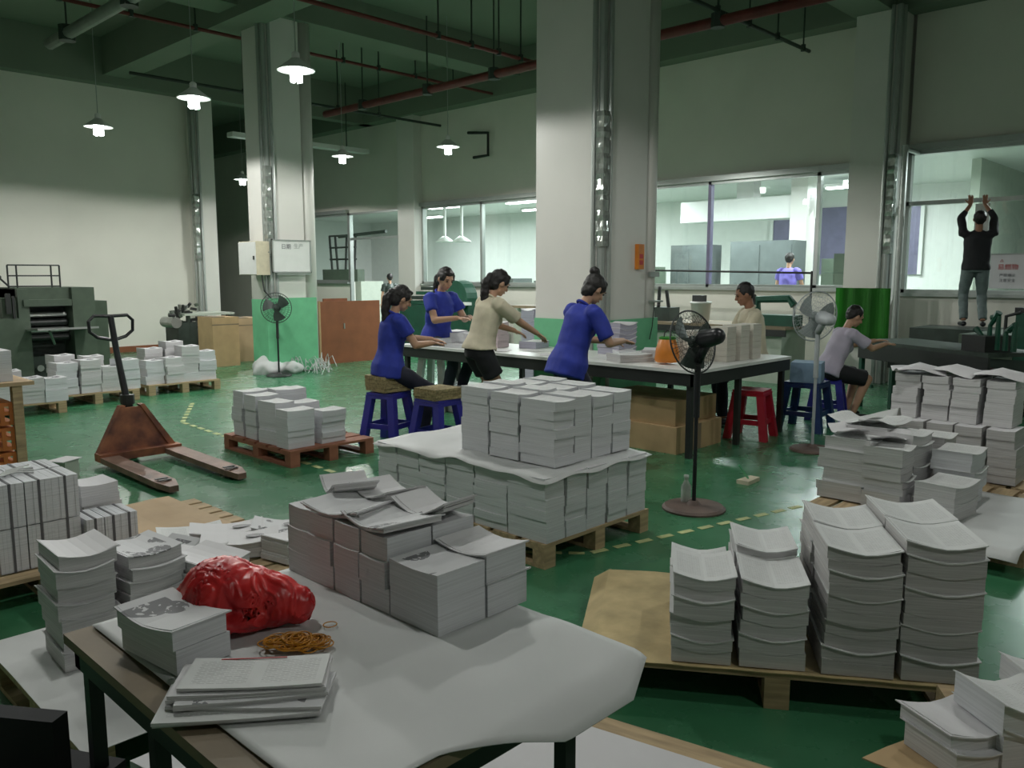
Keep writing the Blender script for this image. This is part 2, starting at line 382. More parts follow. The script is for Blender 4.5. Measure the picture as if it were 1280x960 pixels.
# green lower panels on pillars
struct('green_panel', MB().bb(7.10, 8.18, 5.495, 5.518, 0, 1.1).bb(7.095, 7.118, 5.5, 6.47, 0, 1.1), 'ggreen', PC)
struct('green_panel', MB().bb(6.86, 7.72, 11.97, 12.03, 0.02, 1.22).bb(6.80, 6.86, 11.97, 12.45, 0.02, 1.20), 'ggreen', PL)
# ---- windows
def frame_rect(b, y0, y1, z0, z1, X=XW, t=.05, d=.09):
    b.bb(X - .02, X + d, y0, y1, z0, z0 + t).bb(X - .02, X + d, y0, y1, z1 - t, z1)
    b.bb(X - .02, X + d, y0, y0 + t, z0, z1).bb(X - .02, X + d, y1 - t, y1, z0, z1); return b
def window(n, y0, y1, z0, z1, mull, trans=None, darkm=()):
    b = MB(); frame_rect(b, y0, y1, z0, z1)
    o = struct(n, b, 'frame'); ys = [y0] + sorted(mull) + [y1]
    for y in mull: struct('mullion', MB().bb(XW - .02, XW + .08, y - .03, y + .03, z0, z1), 'dframe' if y in darkm else 'frame', o)
    if trans: struct('transom', MB().bb(XW - .02, XW + .08, y0, y1, trans - .03, trans + .03), 'frame', o)
    for a, c in zip(ys[:-1], ys[1:]): struct('pane', MB().bb(XW + .03, XW + .036, a, c, z0, z1), 'glass', o)
    struct('window_sill', MB().bb(XW - .10, XW + .1, y0, y1, z0 - .05, z0), 'frame', o)
    struct('window_head', MB().bb(XW - .10, XW + .02, y0, y1, z1, z1 + .09), 'frame', o)
    return o
window('window_1', 18.5, 20.6, 1.4, 3.2, [])
window('window_2', 5.1, 15.5, 1.38, 3.2, [7.7, 10.3, 13.45, 5.75], darkm=(7.7,))
window('window_3', -3.0, 4.42, 1.33, 3.38, [1.6, -.8], trans=2.63)
d1 = struct('door_1', frame_rect(MB(), 16.12, 18.5, 0, 3.2), 'frame')
struct('transom', MB().bb(XW, XW + .06, 16.1, 18.5, 2.5, 2.56), 'frame', d1)
struct('pane', MB().bb(XW + .03, XW + .036, 16.15, 18.45, 2.55, 3.15), 'glass', d1)
struct('door_2', MB().bb(11.6, 12.6, 26.9, 26.98, 0, 3.3), 'dark')
struct('baseboard_left', MB().bb(-5, 8.2, 17.57, 17.6, 0, .12), 'redwood')
# ---- neighbouring rooms
struct('ceiling_neighbour', MB().bb(XW + .15, 20, -6, 27, 3.6, 3.7), 'white')
struct('wall_neighbour_back', MB().bb(20, 20.2, -6, 27, 0, 3.6), 'white')
struct('wall_neighbour_side', MB().bb(XW + .15, 20, 27, 27.2, 0, 3.6).bb(XW + .15, 20, -6.2, -6, 0, 3.6), 'white')
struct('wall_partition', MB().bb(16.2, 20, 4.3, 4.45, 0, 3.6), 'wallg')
struct('trim_12', MB().bb(16.2, 16.6, 7.4, 7.75, 0, 3.6), 'pillar')
def tube_lamp(x, y, along='y', ln=1.2, grp='tube lamps in the glazed rooms', lab=''):
    t = thing('tube_lamp', lab, 'lamp', (x, y, 3.42), 0 if along == 'y' else PI / 2, grp)
    MB().box((0, 0, .03), (.22, ln, .06)).build('lamp_housing', 'white', t)
    for s in (-.06, .06): MB().tube([(s, -ln / 2 + .03, -.02), (s, ln / 2 - .03, -.02)], .016, 8).build('tube', 'tube', t)
    l = bpy.data.lights.new('tube_light', 'AREA'); l.energy = ROOM_W; l.shape = 'RECTANGLE'; l.size = .22; l.size_y = ln; l.color = (.93, .98, 1)
    lo = bpy.data.objects.new('tube_light', l); col.objects.link(lo); lo.location = (0, 0, -.05); lo.parent = t
for x, y, lb in ((14.6, 2.2, 'fluorescent tube lamp glowing high behind the rightmost window'), (14.3, 5.9, 'fluorescent lamp just left of the right wall pillar, behind glass'),
                 (14.2, 8.6, 'fluorescent lamp behind the window right of the central pillar'), (15.5, 11.5, 'tube lamp seen just left of the central pillar through glass'),
                 (15.5, 14.5, 'tube lamp above the pair of small hanging lamps'), (15.2, 17.2, 'tube lamp above the far doorway'), (17.5, 7, 'tube lamp deep in the room above grey cabinets'),
                 (17.5, 15.8, 'tube lamp deep in the far room behind the doorway'), (17.5, 20.5, 'tube lamp deep behind the far left window')):
    tube_lamp(x, y, 'y', 1.2, None, lb)

# ================================================================== PENDANT LAMPS
def pendant(p, label, on=True, watts=None):
    t = thing('pendant_lamp', label, 'lamp', p)
    sh = MB(); sh.lathe((0, 0, 0), [(.055, .12), (.075, .10), (.21, .0), (.215, -.012), (.205, -.012), (.07, .085)], 24)
    sh.build('lamp_shade', 'white', t, smooth=True)
    MB().tube([(0, 0, .1), (0, 0, CEIL - p[2])], .006, 6).build('cord', 'dframe' if False else 'frame', t)
    MB().lathe((0, 0, .09), [(.03, 0), (.045, .02), (.045, .09), (.02, .11)], 12).build('lamp_holder', 'white', t, smooth=True)
    b = MB()
    if on:
        for k in range(4):
            a = k * PI / 2; x, y = .05 * math.cos(a), .05 * math.sin(a)
            b.tube([(x, y, .04), (x, y, -.09), (x * 1.2, y * 1.2, -.115), (-y * .6 + x * .6, x * .6 + y * .6, -.12)], .026, 8)
        b.build('bulb', 'bulb', t, smooth=True)
        l = bpy.data.lights.new('lamp_light', 'SPOT'); l.energy = watts or LAMP_W; l.spot_size = R(168); l.spot_blend = .12; l.shadow_soft_size = .06; l.color = (1, 1, .95)
        lo = bpy.data.objects.new('lamp_light', l); col.objects.link(lo); lo.location = (0, 0, -.15); lo.parent = t
    else: b.ball((0, 0, -.03), (.035, .035, .07)).build('bulb', 'white', t)
    return t
ZL = 3.9
pendant(G(370, 87, ZL), 'brightest hanging lamp with flared white shade, over the left pillar')
pendant(G(242, 122, ZL), 'lit hanging lamp between the left pillar and the left wall')
pendant(G(123, 158, ZL), 'lit hanging lamp nearest the left wall, leftmost of all')
pendant(G(428, 195, ZL), 'small lit hanging lamp right of the left pillar, on a long cord')
pendant(G(560, 183, ZL), 'small flat hanging lamp in front of the far wall, near its dark bracket')
pendant(G(690, 152, ZL), 'hanging lamp half hidden behind the left edge of the central pillar')
pendant(G(303, 224, ZL), 'tiny lamp glimpsed left of the left pillar in the dark bay')
OUT_LAB = ['hanging lamp out of view above the central pallet', 'hanging lamp out of view above the right pallets', 'hanging lamp out of view above the pallet truck', 'hanging lamp out of view above the left pallets', 'hanging lamp out of view at the right rear', 'hanging lamp out of view beside the left wall', 'hanging lamp out of view behind the camera']
for iq, q in enumerate(((4.6, 4.6), (5.2, 1.6), (1.0, 7.5), (1.2, 3.2), (9.6, -1.2), (1.0, 11.5), (2.0, -1.6))):
    pendant((q[0], q[1], ZL), OUT_LAB[iq], True, 82)['group'] = 'lamps outside the picture'

# ================================================================== CEILING PIPES
def pipe_run(name, label, a, b, r, m, hang=(), zc=CEIL, cat='pipe', grp=None):
    a, b = Vector(a), Vector(b)
    t = thing(name, label, cat, a, 0, grp)
    MB().tube([(0, 0, 0), b - a], r, 10).build('pipe', m, t, smooth=True)
    for h in hang:
        p = (b - a) * h
        MB().tube([p, (p.x, p.y, zc - a.z)], .013, 6).build('hanger_rod', 'dpipe', t)
        MB().tube([p + Vector((0, 0, -r - .01)), p + Vector((0, 0, r + .03))], r * 1.35, 8).build('clamp', 'dpipe', t)
    return t
Z5 = 5.0
pipe_run('sprinkler_pipe', 'thin dark red ceiling pipe running in front of the grey beam', (4.75, 9.38, Z5), (XW, 9.38, Z5), .03, 'pipe', [.42, .5, .57, .63, .7, .78, .9])
pipe_run('sprinkler_pipe', 'thin red ceiling pipe passing behind the left pillar top', (3.3, 12.75, 5.36), (XW, 12.75, 5.36), .028, 'pipe', [.1, .2, .3, .5, .58, .66, .75, .85])
pipe_run('sprinkler_pipe', 'thin dark ceiling pipe farthest back, right of the left pillar', (6.0, 14.8, Z5), (XW, 14.8, Z5), .028, 'dpipe', [.3, .48, .6, .75])
pipe_run('sprinkler_pipe', 'thin red ceiling pipe right of the central pillar, ending in a stub', (8.5, 5.88, Z5), (12.7, 5.88, Z5), .028, 'dpipe', [.15, .35, .55, .75, .95])
pipe_run('main_pipe', 'thick dark red main pipe crossing under the ceiling beyond the pillars', (10.02, 2.0, Z5 - .12), (10.02, 15, Z5 - .12), .07, 'pipe', [.1, .3, .5, .62, .75, .9])
pipe_run('ventilation_duct', 'grey round duct with a dark end cap, high at the left', (4.47, 6.5, 5.0), (4.47, 13.85, 5.0), .085, 'gpipe', [.3, .6, .9], cat='duct')
pipe_run('conduit_pipe', 'thin black conduit at the top left edge above the duct', (3.2, 11.2, 5.25), (4.2, 10.9, 5.25), .025, 'dark', [.5, .95], cat='pipe')
br = MB().tube([G(610, 165, 4.3), G(610, 165, 4.3) + Vector((0, 0, -.5))], .03, 6)
p0 = AX(585, 166, 12.9); p1 = AX(610, 166, 12.9); p2 = AX(610, 194, 12.9); p3 = AX(592, 197, 12.9)
o = MB().tube([p0, p1, p2, p3], .035, 6).build('wall_bracket', 'dark'); tag(o, 'black angular bracket on the far wall above the windows', 'bracket')
# long grey cable tray, far left bay
o = MB().bb(9.0, 12.6, 17.0, 17.25, 4.55, 4.65).build('cable_tray', 'white'); tag(o, 'pale cable tray hanging right of the left pillar', 'cable tray')
MB().bb(9.5, 9.52, 17.1, 17.12, 4.65, CEIL).bb(12.0, 12.02, 17.1, 17.12, 4.65, CEIL).build('hanger_rod', 'dpipe', o)

# ================================================================== PAPER BUNDLES
_bm = {}
def bundle_mesh(L_, W_, H_, kind='page', sag=.012, curl=.006, var=0, flat=False, nl=0, edge='edge'):
    key = (round(L_, 3), round(W_, 3), round(H_, 3), kind, sag, curl, var, flat, nl, edge)
    if key in _bm: return _bm[key]
    rr = random.Random(hash((var, round(L_ * 1000), round(H_ * 1000))) & 0xffff)
    b = MB(); nl = nl or max(1, int(round(H_ / .055))); nx = 6; th = H_ / nl
    def sg(t): return sag * (abs(t - .55) * 1.7) ** 1.3 - sag * .2
    for k in range(nl):
        jx, jy = rr.uniform(-.004, .004), rr.uniform(-.004, .004); top = k == nl - 1
        z0 = k * th; z1 = z0 + th * (.985 if not top else 1)
        P = []; F = []
        lx = L_ / 2 - rr.uniform(0, .003); ly = W_ / 2 - rr.uniform(0, .003)
        for i in range(nx + 1):
            t = i / nx; x = -lx + 2 * lx * t + jx
            s0 = 0 if (flat and k == 0) else sg(t); s1 = sg(t) + (curl * (2 * t - 1) ** 2 if top else 0)
            P += [(x, -ly + jy, z0 + s0), (x, ly + jy, z0 + s0), (x, ly + jy, z1 + s1), (x, -ly + jy, z1 + s1)]
        o = len(b.v); b.v += P
        for i in range(nx):
            a, c = o + 4 * i, o + 4 * i + 4
            b.f += [(a, a + 3, c + 3, c), (a + 1, c + 1, c + 2, a + 2), (a + 3, a + 2, c + 2, c + 3), (a, c, c + 1, a + 1)]
            b.m += [0, 0, 1 if top else 0, 0]
        b.f += [(o, o + 1, o + 2, o + 3), (o + 4 * nx, o + 4 * nx + 3, o + 4 * nx + 2, o + 4 * nx + 1)]; b.m += [0, 0]
    if sag > .006:
        P = []; o = len(b.v); zt = H_ - .0035
        for i in range(nx + 1):
            t = i / nx; x = -L_ / 2 - .004 + (L_ + .008) * t; s1 = sg(t) + curl * (2 * t - 1) ** 2
            P += [(x, -W_ / 2 - .007, zt + s1), (x, W_ / 2 + .007, zt + s1), (x, W_ / 2 + .007, zt + s1 + .003), (x, -W_ / 2 - .007, zt + s1 + .004)]
        b.v += P
        for i in range(nx):
            a, c = o + 4 * i, o + 4 * i + 4
            b.f += [(a, a + 3, c + 3, c), (a + 1, c + 1, c + 2, a + 2), (a + 3, a + 2, c + 2, c + 3), (a, c, c + 1, a + 1)]; b.m += [1, 1, 1, 1]
        b.f += [(o, o + 1, o + 2, o + 3), (o + 4 * nx, o + 4 * nx + 3, o + 4 * nx + 2, o + 4 * nx + 1)]; b.m += [1, 1]
    me = b.mesh('paper_bundle', [edge, kind]); _bm[key] = me
    return me
HID = MB()
ORD = ['bottom', 'second', 'third', 'fourth', 'fifth', 'sixth', 'seventh', 'eighth', 'ninth', 'tenth', 'eleventh', 'twelfth']
def stack(x, y, z0, rz, L_, W_, hs, desc, group, kind='page', sag=.012, curl=.006, edge='edge', jit=.006, noun='bundle of folded sheets', vs_=3, top=None, keep=99):
    z = z0; out = []
    for i, h in enumerate(hs):
        last = i == len(hs) - 1
        if i < len(hs) - keep:
            HID.box((x, y, z + h / 2), (L_ - .004, W_ - .004, h - .003), rz); z += h; continue
        me = bundle_mesh(L_, W_, h, (top or kind) if last else kind, sag, curl, (i + int(x * 10)) % vs_, flat=(i == 0), edge=edge)
        o = link('paper_bundle', me, None, (x + rnd.uniform(-jit, jit), y + rnd.uniform(-jit, jit), z), rz + rnd.uniform(-.02, .02))
        pos = 'topmost' if last and len(hs) > 1 else (ORD[i] if len(hs) > 1 else 'single')
        tag(o, '%s %s, %s' % (pos, noun, desc) if pos != 'single' else '%s, %s' % (noun, desc), 'paper bundle', group)
        z += h; out.append(o)
    return out
def pallet(name, label, x, y, rz, lx, ly, m='wood', h=.14, boards=7, group=None, cat='pallet'):
    t = thing(name, label, cat, (x, y, 0), rz, group)
    bw = ly / boards * .82; me = MB().box((0, 0, 0), (lx, bw, .02)).mesh('deck_board', m)
    for k in range(boards): link('deck_board', me, t, (0, -ly / 2 + bw / 2 + k * (ly - bw) / (boards - 1), h - .01))
    me2 = MB().box((0, 0, 0), (.09, ly, .02)).mesh('bearer', m); me3 = MB().box((0, 0, 0), (.09, .09, h - .06)).mesh('block', m)
    me4 = MB().box((0, 0, 0), (.09, ly, .02)).mesh('bottom_board', m)
    for i in (-1, 0, 1):
        x_ = i * (lx / 2 - .045)
        link('bearer', me2, t, (x_, 0, h - .03)); link('bottom_board', me4, t, (x_, 0, .01))
        for j in (-1, 0, 1): link('block', me3, t, (x_, j * (ly / 2 - .045), .02 + (h - .06) / 2))
    return t

# ---- A : central pallet (corner nearest the camera at 3.22, 2.86)
pallet('pallet', 'raw wooden pallet under the large central block of white paper', 3.73, 3.63, 0, .98, 1.52)
A = 'central pallet'
grpA = 'white signature bundles stacked on the central pallet'
cols_y = [(2.87, 3.17), (3.17, 3.45), (3.45, 3.70), (3.70, 3.95), (3.95, 4.17), (4.17, 4.37)]
cols_x = [(3.25, 3.42), (3.42, 3.61), (3.61, 3.80), (3.80, 4.00), (4.00, 4.20)]
nm_y = ['near corner column', 'second column', 'third column', 'fourth column', 'fifth column', 'last column']
for j, (a, c) in enumerate(cols_y):
    for i, (p, q) in enumerate(cols_x):
        n = 4 if (i + j) % 2 else 3; H = .36
        d = 'lower block, %s, %s' % (nm_y[j], ['left face', 'second in', 'middle', 'fourth in', 'right edge'][i]) if not (i == 0 or j == 0) else ('left face of lower central block, ' + nm_y[j] if i == 0 else 'right face of lower central block, %s column' % ['', 'second', 'third', 'fourth', 'fifth'][i])
        stack((p + q) / 2, (a + c) / 2, .141, PI / 2, c - a - .008, q - p - .012, [H / n] * n, d, grpA, kind='plain', sag=.003, curl=.001, edge='edge2', jit=.004, noun='paper bundle', keep=99 if (i == 0 or j == 0) else 0)
def ctop(u, v):
    x = 3.225 + .985 * u; y = 2.845 + 1.54 * v
    z = .506 + .006 * math.sin(x * 13 + y * 7) + .004 * math.sin(y * 23)
    if u < .03 or v < .02: z -= .010 + .012 * (.5 + .5 * math.sin(x * 17 + y * 14))
    z += .03 * max(0, 1 - abs(y - 3.55) / .28) * max(0, 1 - u * 4)
    return (x, y, max(z, .503) if not (u < .03 or v < .02) else z)
o = MB().quad_sheet(ctop, 24, 30, .002).build('cover_sheet', 'sheet', smooth=True); tag(o, 'white sheet draped over the lower central paper block', 'paper sheet')
up_y = [(2.99, 3.27), (3.27, 3.52), (3.52, 3.77)]; up_x = [(3.45, 3.64), (3.64, 3.80), (3.80, 4.0), (4.0, 4.19)]
for j, (a, c) in enumerate(up_y):
    for i, (p, q) in enumerate(up_x):
        H = [.37, .385, .395][j] + [0, .01, -.005, .0][i]; n = [7, 5, 6, 3][i] if j == 0 else 4
        d = 'upper block of central pallet, %s column, %s row' % (['left', 'second', 'third', 'right'][i], ['front', 'middle', 'back'][j])
        stack((p + q) / 2, (a + c) / 2, .512, 0, q - p - .01, c - a - .012, [H / n] * n, d, grpA, kind='plain', sag=.004, curl=.004, edge='edge2', jit=.005, noun='paper bundle', top='page', keep=99 if (j == 0 or i == 0) else 1)

# ---- B : right pallet with four columns, pallet turned
aB = math.atan2(-.87, .57); uB = Vector((math.cos(aB), math.sin(aB), 0)); vB = Vector((-uB.y, uB.x, 0))
oB = Vector((2.53, 1.62, 0))     # front left corner of the load
def PB(s, t): return oB + uB * s + vB * t
c_ = PB(.40, .46); pallet('pallet', 'tan-covered wooden pallet carrying four tall columns of printed sheets', c_.x, c_.y, aB, 1.32, .92, 'wood')
def tan(u, v):
    p = PB(-.36 + 1.46 * u, -.01 + .98 * v); z = .146 + .003 * math.sin(p.x * 21) * math.sin(p.y * 17)
    if u < .06: z -= .05 * ((.06 - u) / .06) ** 1.5
    return (p.x, p.y, z)
o = MB().quad_sheet(tan, 20, 12, .003).build('tan_sheet', 'cardp'); tag(o, 'stained tan sheet spread over the right pallet', 'sheet')
gB = 'printed sheet bundles in columns on the right pallet'
Bc = [(.12, .225, [.085, .085, .075, .085], 'leftmost column'), (.375, .235, [.11, .11, .10], 'second column'),
      (.68, .25, [.09, .10, .10, .09, .085], 'third and tallest column'), (.95, .26, [.075, .115, .14, .12, .05], 'rightmost column')]
for s, w_, hs, nm in Bc:
    p = PB(s, .15); stack(p.x, p.y, .151, aB, w_, .29, hs, '%s of the right pallet' % nm, gB, sag=.026, curl=.006, edge='edge3' if s > .5 else 'edge', jit=.007, noun='printed bundle')
    p = PB(s, .46); stack(p.x, p.y, .151, aB, w_, .29, hs if s > .5 else (hs + [.03] if s > .3 else hs[:-1]), 'behind the %s of the right pallet' % nm, gB, sag=.026, curl=.006, edge='edge3' if s > .5 else 'edge', jit=.007, noun='printed bundle', keep=3 if .3 < s < .9 else 2)

# ---- C : bundles on the foreground table
ZT = .785
gC = 'grey paper bundles at the far end of the foreground table'
ys = [1.985, 1.875, 1.76, 1.645, 1.53]
for i in range(4):
    a, c = ys[i + 1], ys[i]; nm = ['farthest', 'second farthest', 'third', 'nearest tall'][i]
    stack(1.232, (a + c) / 2, ZT, PI / 2, c - a - .004, .142, [.06, .065, .06], '%s column, left face of the block on the near table' % nm, gC, kind='plain', sag=.002, curl=.002, edge='edge2', jit=.002, noun='grey bundle', top='photo')
    stack(1.378, (a + c) / 2, ZT, PI / 2, c - a - .004, .142, [.06, .065, .06], '%s column, right half of the block on the near table' % nm, gC, kind='plain', sag=.002, curl=.002, edge='edge2', jit=.002, noun='grey bundle', top='photo', keep=99 if i == 3 else 1)
stack(1.235, 1.435, ZT, PI / 2, .175, .15, [.075, .065], 'low front left column of the block on the near table', gC, kind='plain', sag=.003, curl=.003, edge='edge2', jit=.002, noun='grey bundle', top='photo')
stack(1.385, 1.435, ZT, PI / 2, .175, .14, [.075, .07], 'low front right column of the block on the near table', gC, kind='plain', sag=.008, curl=.008, edge='edge2', jit=.002, noun='grey bundle', top='plain')
for k, (x, y, w_, l_, r_, z, sg, h_, nm) in enumerate(((1.255, 1.63, .20, .17, 1.45, .974, .018, .012, 'folded picture brochures spread on the near half of the block'), (1.385, 1.62, .18, .12, 1.66, .974, .045, .016, 'folded plain brochure rising at the right edge of the block'),
        (1.26, 1.80, .20, .18, 1.75, .974, .020, .012, 'picture brochures lying across the middle of the block'), (1.385, 1.82, .19, .12, 1.45, .976, .032, .018, 'plain brochure lying on the right rear of the block'), (1.34, 1.94, .16, .12, 1.2, .980, .040, .014, 'brochure with a raised corner, farthest on the block'))):
    me = bundle_mesh(w_, l_, h_, 'photo' if k in (0, 2) else 'plain', sg, .004, k, nl=2)
    tag(link('brochure_pile', me, None, (x, y, z), r_), nm, 'brochures', 'folded brochures on top of the grey block')

# ---- foreground table
t = thing('work_table', 'dark steel-legged work table in the foreground under a white sheet', 'table', (1.0, 1.5, 0))
def rel(t, mb, n, m, **k): o = mb.build(n, m, t, **k); o.location = -Vector(t.location); return o
def relm(t, o): o.location = -Vector(t.location); return o
rel(t, MB().bb(.585, 1.42, 1.0, 2.0, .755, .778), 'table_top', 'worn')
rel(t, MB().bb(.60, 1.40, 1.02, 1.05, .70, .755).bb(.60, 1.40, 1.95, 1.98, .70, .755).bb(.60, .63, 1.02, 1.98, .70, .755).bb(1.37, 1.40, 1.02, 1.98, .70, .755), 'apron', 'dark')
for x, y in ((1.235, 1.035), (.63, 1.60), (.63, 1.96), (1.385, 1.96)): rel(t, MB().bb(x - .016, x + .016, y - .016, y + .016, 0, .755), 'leg', 'dark')
rel(t, MB().bb(.62, .65, 1.02, 1.96, .22, .25).bb(1.36, 1.39, 1.02, 1.96, .22, .25), 'stretcher', 'dark')
def fsheet(u, v):
    # u along X, v along Y (0 = near edge)
    x = .645 + (1.425 - .645) * u; y0 = 1.0 - .085 * min(1, max(0, (u - .28) / .3)) + .05 * max(0, (u - .85) / .15)
    y = y0 + (1.99 - y0) * v
    z = ZT - .001 + .0015 * math.sin(x * 9 + y * 13) + .001 * math.sin(x * 31 - y * 11)
    z += .012 * math.exp(-((x - 1.12) ** 2) / .02 - ((y - 1.10) ** 2) / .006) + .010 * math.exp(-((x - 1.36) ** 2 + (y - 1.2) ** 2) / .006)
    z = max(z, ZT - .001)
    if y < .995: z -= ((.995 - y) / .085) ** 1.5 * .045
    return (x, y, z)
o = MB().quad_sheet(fsheet, 40, 60, .0015).build('table_sheet', 'sheet', smooth=True); tag(o, 'large white paper sheet covering the foreground work table', 'paper sheet')
o = link('paper_bundle', bundle_mesh(.22, .125, .085, 'photo', .016, .004, 2, True, 2, 'edge2'), None, (.715, 1.705, ZT + .003), PI / 2 + .12)
tag(o, 'single thick picture bundle on the bare left edge of the near table', 'paper bundle')
# loose booklets at front left of the table
for k, (dx, dy, rz_, z, L_, W_, kind, nm) in enumerate(((-.01, .0, .06, 0, .30, .15, 'page', 'bottom booklet with dark border, poking out at the left'), (.012, .006, -.08, .008, .29, .14, 'photo', 'second booklet from the bottom'),
      (.02, .012, .10, .016, .28, .13, 'photo', 'third booklet, dark cover showing'), (.022, .02, .04, .024, .29, .13, 'plain', 'fourth booklet'), (.035, .022, .0, .032, .27, .125, 'page', 'top booklet with lines of text and a red rule'), )):
    me = bundle_mesh(L_, W_, .009, kind, .002, .002, k, True, 2)
    o = link('booklet', me, None, (.722 + dx, 1.395 + dy, ZT + .003 + z), -.72 + rz_); tag(o, nm + ', pile at front of near table', 'booklet', 'booklets piled at the front of the near table')
    if k == 4: MB().box((-.02, .052, .011), (.13, .003, .001)).build('red_rule', 'redp', o)
# red plastic bag of rubber bands
bg = MB(); rr = random.Random(11)
q_ = Vector((.69, -.72, 0)); n_ = Vector((.72, .69, 0))
for a, c, z, r_ in ((0, 0, .065, (.088, .088, .075)), (-.02, .01, .05, (.085, .085, .052)), (.06, -.005, .06, (.075, .07, .062)), (.11, .0, .052, (.062, .058, .055)), (.155, .005, .042, (.04, .035, .042)), (.05, 0, .03, (.11, .085, .034))):
    bg.ball(q_ * a + n_ * c + Vector((0, 0, z)), r_, 18, 12)
bag = remesh('plastic_bag', bg, 'bag', .0035, None, 8)
for v in bag.data.vertices:
    n0 = noise.noise(v.co * 9); w_ = v.co + Vector((noise.noise(v.co * 14), noise.noise(v.co * 14 + Vector((3, 3, 3))), 0)) * .04
    n1 = 1 - abs(noise.noise(Vector((w_.x * 30, w_.y * 30, w_.z * 9)))) * 2
    v.co += v.normal * (n0 * .012 + max(0, n1 - .5) * .011); v.co.z = max(v.co.z, 0)
bag.location = (.862, 1.768, ZT + .004); bag.rotation_euler.z = .0
bag.scale = (1.1,) * 3; tag(bag, 'crumpled red plastic bag full of rubber bands on the near table', 'plastic bag')
bb_ = MB(); rr = random.Random(5)
def ring(b, c, r, tilt, az, tr=.0016, n=18, mi=0):
    m_ = Matrix.Rotation(az, 3, 'Z') @ Matrix.Rotation(tilt, 3, 'X')
    e = rr.uniform(.75, 1.1)
    b.tube([Vector(c) + m_ @ Vector((r * math.cos(2 * PI * k / n), r * e * math.sin(2 * PI * k / n), .0)) for k in range(n)], tr, 5, True, mi)
for k in range(90):
    u = rr.uniform(-1, 1); v = rr.uniform(-1, 1)
    if u * u + v * v > 1: continue
    ring(bb_, (u * .065, v * .022, .006 + (1 - u * u - v * v) * .018 * rr.random() + .006), rr.uniform(.017, .024), rr.uniform(-.35, .35), rr.uniform(0, 6))
o = bb_.build('rubber_bands', 'band'); o.location = (.905, 1.535, ZT + .002); o.rotation_euler.z = -.75
tag(o, 'heap of amber rubber bands in front of the red bag', 'rubber bands', kind='stuff')
b = MB(); ring(b, (0, 0, .003), .016, 0, 0, .0014)
o = b.build('rubber_band', 'band', loc=(1.025, 1.575, ZT + .003)); tag(o, 'loose amber rubber band lying right of the heap', 'rubber band')

# ================================================================== OTHER PAPER LOADS
# ---- brown pallet in the middle distance
pallet('pallet', 'red-brown wooden pallet under the small loose stacks, mid floor', 3.98, 6.55, 0, .85, 1.15, 'rwood', .14, 6)
gD = 'loose book stacks on the red-brown pallet'
for x, y, hs, nm, l_, w_, r_ in ((3.72, 6.15, [.10, .10, .12], 'front left stack', .26, .19, 0), (4.05, 6.16, [.09, .09, .10], 'front right stack', .25, .19, .05), (3.70, 6.42, [.11, .12, .13], 'second stack on the left side', .2, .26, .1),
                       (3.98, 6.48, [.11, .1, .11], 'middle stack', .27, .2, 0), (3.72, 6.70, [.12, .14, .13], 'third stack on the left side', .24, .2, 0), (4.02, 6.78, [.12, .13, .16], 'raised reddish stack at the middle', .3, .2, -.1),
                       (3.74, 6.95, [.13, .12, .15], 'rear left stack', .26, .18, 0), (4.08, 7.02, [.12, .13, .13], 'rear right stack', .26, .18, 0)):
    stack(x, y, .141, r_, l_, w_, hs, nm + ' on the red-brown pallet', gD, kind='plain', sag=.004, curl=.004, edge='edge2', jit=.012, noun='book bundle', top='page')
# ---- two far left pallets in front of the wall
gF = 'magazine stacks on the far left pallets'
for k, (x, y, nm) in enumerate(((2.75, 10.75, 'low wooden pallet at far left, leftmost of three'), (3.75, 11.15, 'low wooden pallet behind the pallet truck handle'), (4.95, 11.35, 'low wooden pallet below the small machine'))):
    pallet('pallet', nm, x, y, .0, 1.0, .8, 'wood', .14, 5)
rr = random.Random(21)
fl = [(2.36, 10.5, 2), (2.62, 10.5, 3), (2.90, 10.5, 3), (3.14, 10.5, 3), (2.45, 10.85, 3), (2.8, 10.9, 4), (3.42, 10.93, 5), (3.68, 10.93, 5), (3.94, 10.93, 4), (4.16, 10.93, 4), (3.5, 11.25, 5), (3.85, 11.25, 5),
      (4.58, 11.15, 4), (4.82, 11.13, 4), (5.06, 11.13, 5), (5.32, 11.15, 4), (4.7, 11.5, 5), (5.0, 11.5, 6), (5.25, 11.5, 5)]
for k, (x, y, n) in enumerate(fl):
    pl_ = 'leftmost' if x < 3.3 else ('middle' if x < 4.4 else 'right'); row = 'front' if (y < 11.2 and k not in (4, 5)) else 'back'
    pos = ['first', 'second', 'third', 'fourth', 'fifth'][sum(1 for q in fl[:k] if (q[0] < 3.3) == (x < 3.3) and (q[0] < 4.4) == (x < 4.4) and abs(q[1] - y) < .2)]
    stack(x, y, .141, rr.uniform(-.08, .08), .245, .28, [(.085 + rr.uniform(-.01, .015)) * n / max(2, n - 1)] * max(2, n - 1), '%s stack of the %s row, %s far left pallet' % (pos, row, pl_), gF, kind='plain', sag=.004, curl=.008, edge='edge' if k % 3 else 'edge2', jit=.014, noun='magazine bundle', top='photo', keep=3 if row == 'front' else 2)
